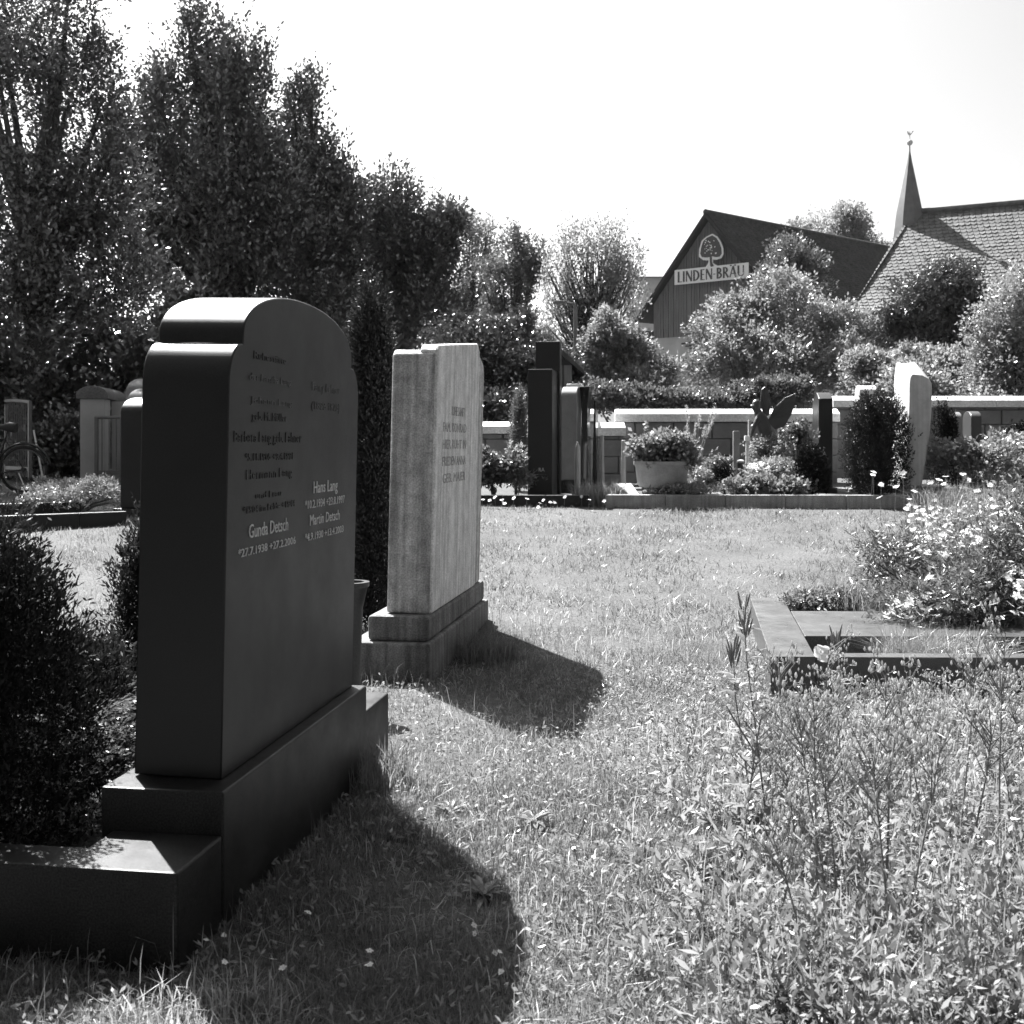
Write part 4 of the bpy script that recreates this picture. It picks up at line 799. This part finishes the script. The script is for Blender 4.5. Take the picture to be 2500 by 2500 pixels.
bg('wide pale leafy bush below the barn sign, right of the gap', on_ground(1850, 30), [(1800, 790, 30, 90, 80), (1900, 770, 30, 110, 80), (2010, 825, 30, 85, 70), (1850, 890, 29, 150, 90), (2010, 900, 29, 130, 90), (1760, 850, 29.5, 70, 90), (1725, 905, 29, 50, 60), (1950, 725, 31, 45, 35), (2070, 790, 30, 45, 45), (1870, 720, 30, 35, 35), (2120, 830, 30, 40, 40), (2090, 900, 30, 50, 55)], 6500, L_BUSH)
bg('rounded pale bush left of the gap below the barn', on_ground(1550, 27), [(1490, 845, 27, 75, 50), (1480, 910, 27, 90, 60), (1590, 925, 27, 75, 50), (1560, 960, 26.5, 110, 45), (1550, 880, 27, 60, 40)], 4200, L_BUSH)
bg('mid-grey bush behind the white curved stone', on_ground(2200, 26), [(2150, 925, 26, 100, 50), (2280, 905, 26, 80, 60), (2320, 930, 25.5, 90, 60), (2220, 960, 25, 140, 50)], 4000, L_BUSH)
bg('low dark hedge just beyond the long wall', on_ground(1560, 22.5), [(1480, 980, 22.5, 60, 30), (1560, 980, 22.5, 70, 28), (1650, 985, 22.5, 70, 28), (1750, 985, 22.5, 70, 32), (1840, 980, 22.5, 70, 36), (1930, 970, 22.5, 60, 40)], 3600, L_MID, ll=.07, lw=.04, tl=.2)
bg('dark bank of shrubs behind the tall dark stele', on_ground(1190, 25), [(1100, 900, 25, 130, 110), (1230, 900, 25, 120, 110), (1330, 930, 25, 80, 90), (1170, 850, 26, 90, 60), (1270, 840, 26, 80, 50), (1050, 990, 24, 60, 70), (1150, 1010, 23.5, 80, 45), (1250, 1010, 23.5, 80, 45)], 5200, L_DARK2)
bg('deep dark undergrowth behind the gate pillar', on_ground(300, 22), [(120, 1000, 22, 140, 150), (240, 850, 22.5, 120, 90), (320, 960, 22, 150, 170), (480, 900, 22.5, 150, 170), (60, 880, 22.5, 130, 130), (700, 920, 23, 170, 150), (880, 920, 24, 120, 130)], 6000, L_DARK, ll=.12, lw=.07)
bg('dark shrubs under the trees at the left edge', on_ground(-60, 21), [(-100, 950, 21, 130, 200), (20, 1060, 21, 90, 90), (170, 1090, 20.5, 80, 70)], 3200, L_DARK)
bg('pale grassy bank of shrubs under the thin-crowned tree', on_ground(1210, 31), [(1200, 830, 31, 90, 40), (1330, 840, 31, 70, 40)], 1500, L_BUSH)
bush('hydrangea', 'round bush of pale hydrangea flowers left of the tall dark stele', 'bush', on_ground(1207, 15.4), [(1207, 1145, 15.4, 42, 34), (1185, 1160, 15.3, 25, 22)], 700, 12, .08, .02, .06, .04, L_MID, flowers=260, fs=.028, fmat=L_FLOW, stems=5)
bush('leafy_plant', 'fine-leaved shrub squeezed between the hydrangea and the tall dark stele', 'plant', on_ground(1265, 15.7), [(1268, 1130, 15.7, 26, 30), (1275, 1165, 15.6, 25, 18)], 400, 12, .08, .02, .045, .02, L_BUSH)
conifer('columnar_conifer', 'small two-tipped conifer left of the tall dark stele', on_ground(1268, 16.8), Z(955, 16.8)-gz(16.8), wpx(27, 16.8), 1300, L_MID, tips=4, tl=.13)
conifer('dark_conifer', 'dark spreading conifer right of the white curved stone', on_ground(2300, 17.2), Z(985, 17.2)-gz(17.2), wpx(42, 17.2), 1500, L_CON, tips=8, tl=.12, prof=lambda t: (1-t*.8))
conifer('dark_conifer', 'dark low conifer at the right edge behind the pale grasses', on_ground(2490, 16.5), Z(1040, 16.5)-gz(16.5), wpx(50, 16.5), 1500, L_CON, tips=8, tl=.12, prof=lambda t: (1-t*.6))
kerb_run('granite kerb in front of the hydrangea and the tall dark stele', 1120, 14.8, 1440, 14.7, .14, .12, 3, SATIN_P, 0)

# ---------------- the barn
def barn():
    Y0 = 55; pk = P(1735, 527, Y0); gd = Vector((-.790, .613, 0)); rd = Vector((math.sin(R(50.1)), math.cos(R(50.1)), 0))
    root = thing('barn', 'dark boarded barn with steep roof, painted tree emblem and long lettered sign on its gable', 'barn', Vector((pk.x, pk.y, gz(Y0))))
    o = root.location; hw = 3.35; ze = Z(752, 57)-o.z; zp = pk.z-o.z; zw = Z(822, 56.5)-o.z; B = lambda u, z, v=0: gd*u+rd*v+Vector((0, 0, z)); nd = Vector((-gd.y, gd.x, 0)); nd = -nd if nd.y > 0 else nd
    def slope(u): return zp-(zp-ze)*abs(u)/hw
    # rendered ground floor
    b = MB(); 
    def poly(pts, d, mb):
        i0 = len(mb.v); n = len(pts); mb.v += [tuple(p) for p in pts]+[tuple(p+d) for p in pts]; mb.f += [[i0+i for i in range(n)], [i0+n+i for i in range(n)][::-1]]+[[i0+i, i0+n+i, i0+n+(i+1) % n, i0+(i+1) % n] for i in range(n)]
    poly([B(-hw+.25, -3), B(hw-.25, -3), B(hw-.25, zw), B(-hw+.25, zw)], rd*14, b); b.build('rendered_wall', RENDER, root)
    n = 44; x0 = -hw+.2; wd = (2*hw-.4)/n
    for i in range(n):
        a, c = x0+wd*i+.012, x0+wd*(i+1)-.012; b = MB(); dd = nd*random.uniform(.03, .06); poly([B(a, zw-.05), B(c, zw-.05), B(c, slope(c)-.1), B(a, slope(a)-.1)], dd, b); b.build('board', WOOD, root)
    b = MB(); poly([B(-hw+.22, zw), B(hw-.22, zw), B(hw-.22, slope(hw-.22)-.12), B(0, zp-.15), B(-hw+.22, slope(hw-.22)-.12)], rd*14, b); b.build('loft_wall', DARKWOOD, root)
    # roof: courses of tiles on both slopes, seen as stepped rows
    for sgn in (1, -1):
        b = MB(); rows = 38; e = 1.16
        for i in range(rows):
            t0, t1 = i/rows*e, (i+1.25)/rows*e; A0, A1 = B(sgn*hw*t0, zp+.1-(zp-ze)*t0, -.35), B(sgn*hw*t1, zp+.17-(zp-ze)*t1, -.35); m_ = 60
            for j in range(m_):
                s0, s1 = 17*j/m_, 17*(j+1)/m_-.02; up = Vector((0, 0, .05*random.random())); i0 = len(b.v)
                b.v += [tuple(A0+rd*s0), tuple(A0+rd*s1), tuple(A1+rd*s1+up), tuple(A1+rd*s0+up), tuple(A1+rd*s1-Vector((0, 0, .06))), tuple(A1+rd*s0-Vector((0, 0, .06)))]; b.f += [[i0, i0+1, i0+2, i0+3], [i0+3, i0+2, i0+4, i0+5]]
        b.build('roof_tiles', DTILE, root)['kind'] = 'stuff'
        b = MB(); poly([B(0, zp+.05, -.3), B(sgn*hw*1.15, zp+.05-(zp-ze)*1.15, -.3), B(sgn*hw*1.15, zp-.07-(zp-ze)*1.15, -.3), B(0, zp-.09, -.3)], rd*17.2, b); b.build('roof_deck', DARKWOOD, root)
        b = MB(); poly([B(0, zp+.12, -.42), B(sgn*hw*1.17, zp+.12-(zp-ze)*1.17, -.42), B(sgn*hw*1.17, zp-.1-(zp-ze)*1.17, -.42), B(0, zp-.12, -.42)], rd*.06, b); b.build('barge_board', DARKWOOD, root)
    MB().tube([B(0, zp+.14, -.4), B(0, zp+.14, 17)], .14, 8).build('ridge_tiles', DTILE, root)
    # the sign, in the gable plane: u runs right, measured in metres; origin at sign lower left
    def Q(px, py):                           # picture point on the gable plane -> (u,z) relative
        k = (px-CX)/F; o2 = o+nd*.5; u = (k*o2.y-o2.x)/(gd.x-k*gd.y); return u, H+(CY-py)/F*(o2.y+gd.y*u)-o.z
    uL, zL = Q(1648, 696); uR, _ = Q(1828, 680); _, zT = Q(1648, 660); W = uL-uR; hS = zT-zL
    def S3(x, z, d): return gd*(uL-x)+Vector((0, 0, zL+z))+nd*(d+.42)
    sg = MB(); poly([S3(0, 0, .08), S3(W, 0, .08), S3(W, hS, .08), S3(0, hS, .08)], nd*.05, sg); sgn = sg.build('sign_board', WPAINT, root)
    def stroke(mb, pts, ws, d0=.131, d1_=.02):
        L_ = []; R_ = []
        for i, p in enumerate(pts):
            p = Vector(p); t = Vector(pts[min(i+1, len(pts)-1)])-Vector(pts[max(i-1, 0)]); t.normalize(); nn = Vector((-t.y, t.x)); L_.append(p+nn*ws[i]/2); R_.append(p-nn*ws[i]/2)
        for i in range(len(pts)-1):
            q = [L_[i], L_[i+1], R_[i+1], R_[i]]; poly([S3(a.x, a.y, d0) for a in q], nd*d1_, mb)
    h = hS*.72; z0 = hS*.14; k_ = h*.17; th = h*.07; pen = W*.022
    def V_(x, w=None): return ([(x, 0), (x, 1)], [w or k_]*2)
    def arc(cx, cz, rx, rz, a0, a1, w0, w1, n=10): return ([(cx+rx*math.cos(R(a0+(a1-a0)*i/n)), cz+rz*math.sin(R(a0+(a1-a0)*i/n))) for i in range(n+1)], [w0+(w1-w0)*math.sin(math.pi*i/n) for i in range(n+1)])
    GL = {'L': (.42, [V_(.1), ([(.1, .04), (.42, .04)], [th]*2)]), 'I': (.2, [V_(.1)]), 'N': (.62, [V_(.06, th*1.4), V_(.58, th*1.4), ([(.07, .97), (.57, .03)], [k_]*2)]), 'D': (.62, [V_(.1), arc(.12, .5, .45, .46, 90, -90, th, k_*1.1)]),
          'E': (.44, [V_(.1), ([(.1, .96), (.42, .96)], [th]*2), ([(.1, .52), (.38, .52)], [th]*2), ([(.1, .04), (.43, .04)], [th]*2)]), '-': (.22, [([(.0, .45), (.2, .45)], [th]*2)]),
          'B': (.5, [V_(.1), arc(.12, .74, .28, .22, 90, -90, th, k_), arc(.12, .28, .34, .24, 90, -90, th, k_)]), 'R': (.55, [V_(.1), arc(.12, .72, .3, .24, 90, -90, th, k_), ([(.26, .48), (.54, .02)], [k_*.9]*2)]),
          'A': (.66, [([(.03, 0), (.33, 1)], [th*1.3]*2), ([(.33, 1), (.62, 0)], [k_]*2), ([(.13, .34), (.52, .34)], [th]*2)]), 'U': (.62, [([(.08, 1), (.08, .3)], [k_]*2), arc(.32, .3, .24, .26, 180, 360, k_*.7, th), ([(.56, 1), (.56, .3)], [th*1.3]*2)])}
    word = 'LINDEN-BRAU'; tot = sum(GL[c][0]+.12 for c in word)-.12; sx = (W*.9)/tot; x = W*.045
    for ci, c in enumerate(word):
        mb = MB(); wch, sts = GL[c]
        for pts, ws in sts: stroke(mb, [(x+px_*sx, z0+pz*h) for px_, pz in pts], ws)
        if c == 'A':
            for q in (.12, .54): stroke(mb, [(x+q*sx, z0+1.02*h), (x+q*sx, z0+1.13*h)], [k_]*2)
        mb.build('letter', DPAINT, sgn); x += (wch+.12)*sx
    # tree emblem: white outline plate and dark crown on it
    def E(px, py): u, z = Q(px, py); return (uL-u, z-zL)
    out = [(1722, 654), (1729, 644), (1731, 636), (1717, 635), (1707, 627), (1708, 608), (1714, 588), (1725, 578), (1740, 571), (1752, 578), (1760, 590), (1766, 605), (1767, 620), (1762, 630), (1750, 634), (1741, 634), (1741, 642), (1754, 650)]
    inn = [(1737, 652), (1735, 648), (1734, 628), (1726, 629), (1715, 628), (1711, 620), (1713, 606), (1718, 590), (1727, 581), (1740, 575), (1750, 581), (1757, 592), (1762, 606), (1763, 619), (1758, 627), (1748, 628), (1739, 626), (1739, 640), (1744, 650)]
    em = MB(); poly([S3(*E(*p), .078) for p in out], nd*.04, em); emo = em.build('tree_emblem', WPAINT, root)
    em = MB(); poly([S3(*E(*p), .12) for p in inn], nd*.02, em); em.build('emblem_crown', DPAINT, emo)
    em = MB()
    for i in range(26):
        a, b_ = random.uniform(1719, 1757), random.uniform(588, 622); x_, z_ = E(a, b_); s_ = random.uniform(.02, .045); em_p = [S3(x_+s_*math.cos(t), z_+s_*math.sin(t), .141) for t in (0, 1.3, 2.6, 3.9, 5.1)]; poly(em_p, nd*.006, em)
    em.build('emblem_leaf_gaps', WPAINT, emo)['kind'] = 'stuff'
    b = MB()
    for k in range(3):
        u0, z1 = Q(1655+10*k, 838+6*k); u1, z2 = Q(1700, 832+7*k); b.tube([gd*u0+Vector((0, 0, z1))+nd*.15, gd*u1+Vector((0, 0, z2))+nd*.15], .04, 5)
    b.build('wall_bracket', DMETAL, root)
barn()

# ---------------- the chapel with tiled roof and spire
def chapel():
    Y0 = 50; rl = P(2232, 520, Y0); rdr = -Vector((-.889, .457, 0)); dn = Vector((-.457, -.889, 0)); root = thing('chapel', 'chapel with a big tiled roof and thin pointed spire at the right edge', 'chapel', Vector((rl.x, rl.y, gz(Y0)))); o = root.location
    zr = rl.z-o.z; w_ = 4.5; ze = Z(757, Y0-4.0)-o.z; rows = 30; L = 24; hip = 1.75
    def pt(s, t): f = t+.10*math.sin(t*math.pi)*-1*0; drop = (zr-ze)*(t*1.12-.12*t*t*1.0) if True else 0; return dn*(w_*t)+rdr*s+Vector((0, 0, zr-drop))
    def left(t): return -hip*1.08*(t**.76)-.1*max(0, t-.6)
    b = MB(); step = .235
    for i in range(rows):
        t0, t1 = i/rows, (i+1.22)/rows; s = left((t0+t1)/2); first = .5*step if i % 2 else step
        while s < L:
            up = Vector((0, 0, random.uniform(.012, .04))); i0 = len(b.v); a = s+.01; c = s+first-.01; m_ = (a+c)/2
            b.v += [tuple(pt(a, t0)), tuple(pt(c, t0)), tuple(pt(c, t1-.012)+up), tuple(pt(m_, t1)+up*1.25), tuple(pt(a, t1-.012)+up), tuple(pt(a, t1-.012)-Vector((0, 0, .05))), tuple(pt(m_, t1)-Vector((0, 0, .05))), tuple(pt(c, t1-.012)-Vector((0, 0, .05)))]
            b.f += [[i0, i0+1, i0+2, i0+3, i0+4], [i0+4, i0+3, i0+6, i0+5], [i0+3, i0+2, i0+7, i0+6]]; s += first; first = step
    b.build('roof_tiles', TILE, root)['kind'] = 'stuff'
    b = MB(); n = 12
    for k in range(n+1):
        t = k/n; b.v += [tuple(pt(left(t)+.06, t)-Vector((0, 0, .06))), tuple(pt(L, t)-Vector((0, 0, .06)))]
        if k < n: b.f.append([2*k, 2*k+1, 2*k+3, 2*k+2])
    bk = lambda s, t: -dn*(w_*t)+rdr*s+Vector((0, 0, zr-(zr-ze)*t)); i0 = len(b.v); b.v += [tuple(bk(0, 0)), tuple(bk(L, 0)), tuple(bk(L, 1)), tuple(bk(-hip, 1))]; b.f.append([i0, i0+1, i0+2, i0+3])
    i1 = len(b.v); b.v += [tuple(pt(left(1), 1)), tuple(pt(0, 0)), tuple(bk(-hip, 1))]; b.f.append([i1, i1+1, i1+2]); b.build('roof_deck', DTILE, root)
    MB().tube([tuple(pt(-.1, 0)+Vector((0, 0, .05))), tuple(pt(L, 0)+Vector((0, 0, .05)))], .13, 8).build('ridge_tiles', TILE, root)
    # walls
    b = MB(); c0 = dn*(w_-.6)+rdr*(-hip+.5); c1 = dn*(w_-.6)+rdr*(L-.5); c2 = -dn*(w_-.6)+rdr*(L-.5); c3 = -dn*(w_-.6)+rdr*(-hip+.5); q = [c0, c1, c2, c3]
    b.v = [tuple(p+Vector((0, 0, -3))) for p in q]+[tuple(p+Vector((0, 0, ze-.05))) for p in q]; b.f = [[i, (i+1) % 4, 4+(i+1) % 4, 4+i] for i in range(4)]+[[4, 5, 6, 7]]; b.build('rendered_wall', RENDER, root)
    def on_wall(s0, s1, z0, z1, d, nm, m): 
        bb = MB(); a = dn*(w_-.6+.002)+rdr*s0; c = dn*(w_-.6+.002)+rdr*s1; e = dn*d; P8 = [a, c, c+e, a+e]; bb.v = [tuple(p+Vector((0, 0, z0))) for p in P8]+[tuple(p+Vector((0, 0, z1))) for p in P8]
        bb.f = [[0, 1, 5, 4], [1, 2, 6, 5], [2, 3, 7, 6], [3, 0, 4, 7], [4, 5, 6, 7], [3, 2, 1, 0]]; return bb.build(nm, m, root)
    on_wall(-hip+.55, L-.6, ze-1.5, ze-.06, .04, 'timber_band', DARKWOOD)
    for k in range(8): on_wall(-hip+.6+k*1.3, -hip+.8+k*1.3, ze-1.5, ze-.06, .1, 'timber_post', WOOD)
    # spire
    sp = Vector((0, 0, 0)); ax = P(2221, 520, Y0+.2)-o; rb = wpx(33, Y0); z1 = Z(372, Y0)-o.z; prof = [(rb*1.35, zr-1.6), (rb*1.12, zr-.6), (rb, zr+.02), (rb*.72, zr+(z1-zr)*.3), (rb*.42, zr+(z1-zr)*.62), (rb*.17, zr+(z1-zr)*.88), (rb*.05, z1+.1), (.025, z1+.5)]
    MB().lathe(prof, 8, (ax.x, ax.y, 0)).build('spire', SLATE, root, smooth=20)
    zb = Z(345, Y0)-o.z; MB().lathe([(.01, -.14), (.1, -.09), (.14, 0), (.1, .09), (.01, .14)], 12, (ax.x, ax.y, zb)).build('finial_ball', CONC, root, smooth=60)
    MB().tube([(ax.x, ax.y, z1+.3), (ax.x, ax.y, Z(318, Y0)-o.z)], .022, 6).build('finial_rod', CONC, root)
    zv = Z(324, Y0)-o.z; b = MB(); b.prism([(zz+zv, xx+ax.x) for xx, zz in [(-.12, .1), (-.08, .0), (-.03, -.06), (.04, -.05), (.1, .03), (.17, .13), (.11, .13), (.04, .03), (-.04, .05), (-.08, .12)]], ax.y-.02, ax.y+.02, 'y'); b.build('weather_vane', CONC, root)
chapel()

# ---------------- far houses, hut and lamp
def house(label, px0, px1, Y, yr, ye, dep, mr=DTILE, mw=RENDER, axis='x', name='house'):
    a = on_ground(px0, Y); b = on_ground(px1, Y); W = b.x-a.x; c = Vector(((a.x+b.x)/2, Y, gz(Y))); g = thing(name, label, 'house' if name == 'house' else 'hut', c); zr = Z(yr, Y)-c.z; ze = Z(ye, Y)-c.z
    if axis == 'x':
        MB().box(-W/2+.2, W/2-.2, -dep/2, dep/2, -1, ze).build('wall', mw, g)
        for s in (1, -1): MB().prism([(s*(-dep/2-.4), ze-.1), (s*(-dep/2-.4), ze), (0, zr), (0, zr-.15)], -W/2, W/2).build('roof', mr, g)
        for k in range(4): MB().box(-W/2+W*(k+.6)/4.4, -W/2+W*(k+.6)/4.4+.9, -dep/2-.04, -dep/2+.02, ze*.35, ze*.35+1.2).build('window', DMETAL, g)
    else:
        MB().prism([(z, x) for x, z in [(-W/2+.05, -1), (W/2-.05, -1), (W/2-.05, ze), (0, zr-.1), (-W/2+.05, ze)]], 0, dep, 'y').build('wall', mw, g)
        for s in (1, -1): MB().prism([(z, x) for x, z in [(0, zr), (s*(W/2+.2), ze-.12), (s*(W/2+.2), ze-.2), (0, zr-.12)]], -.2, dep+.2, 'y').build('roof', mr, g)
        for k in range(int(W/.2)): x = -W/2+.1+k*.2; MB().box(x, x+.17, -.03, -.005, 0, ze-.02 if abs(x) > W*.3 else ze).build('board', WOOD, g)
    return g
house('long low house with dark roof glimpsed behind the slender trees', 1060, 1290, 62, 752, 800, 8)
house('pale house roof glimpsed left of the barn behind the multi-stemmed tree', 1500, 1640, 80, 640, 700, 9, SLATE)
house('small dark wooden hut with pitched roof right behind the tall dark stele', 1318, 1402, 24, 845, 892, 3, DTILE, DARKWOOD, 'y', 'wooden_hut')
o = on_ground(1405, 27); g = thing('street_lamp', 'thin street lamp with a short arm in front of the multi-stemmed tree', 'street lamp', o); zt = Z(742, 27)-o.z
MB().tube([(0, 0, -.1), (0, 0, zt-.1), (-.03, 0, zt), (-.2, 0, zt+.03)], [.06, .045, .03, .025], 8).build('pole', METAL, g, smooth=60)
MB().prism([(zt, -.55), (zt+.07, -.5), (zt+.08, -.22), (zt+.02, -.18)], -.07, .07, 'y').build('lamp_head', METAL, g, bevel=.01)

# ---------------- unseen graveyard trees behind the photographer; side ones added to block sky light
for i, (x, y, s, lab) in enumerate(((-11, -9, 1.0, 'large leafy tree behind the photographer on the left'), (-3, -13, 1.15, 'large leafy tree straight behind the photographer'), (6, -12, 1.0, 'large leafy tree behind the photographer on the right'), (14, -8, 1.1, 'leafy tree far right behind the photographer'), (-11.5, 4, 1.0, 'unseen leafy tree added beside the photographer to block sky light, far left'), (16, 2, .9, 'unseen leafy tree added beside the photographer to block sky light, far right'), (19, 15, .8, 'unseen leafy tree added beyond the right edge of the view to block sky light'))):
    tree('broadleaf_tree', lab, 'tree', (x, y, 0), [(x, y, 5.5*s, 4.2, 3.2), (x+1.5, y, 8*s, 3, 3), (x-2, y+.5, 3.2*s, 3.2, 2.4), (x+2.2, y+.5, 2.8*s, 3, 2.3)], 900, 9, .8, .3, .45, .3, L_DARK, .3, 'trees behind the photographer', sub=24, subr=.35, limbs=10, world=True)

# ---------------- summer haze in the air between here and the houses
hz = bpy.data.materials.new('thin_haze'); hz.use_nodes = True; n_ = hz.node_tree; n_.nodes.remove(n_.nodes['Principled BSDF'])
v_ = n_.nodes.new('ShaderNodeVolumePrincipled'); v_.inputs['Color'].default_value = (.9, .9, .9, 1); v_.inputs['Density'].default_value = HAZE; v_.inputs['Anisotropy'].default_value = .55
n_.links.new(v_.outputs[0], n_.nodes['Material Output'].inputs['Volume'])
MB().box(-310, 310, -125, 910, -2, 26).build('haze', hz)['kind'] = 'stuff'
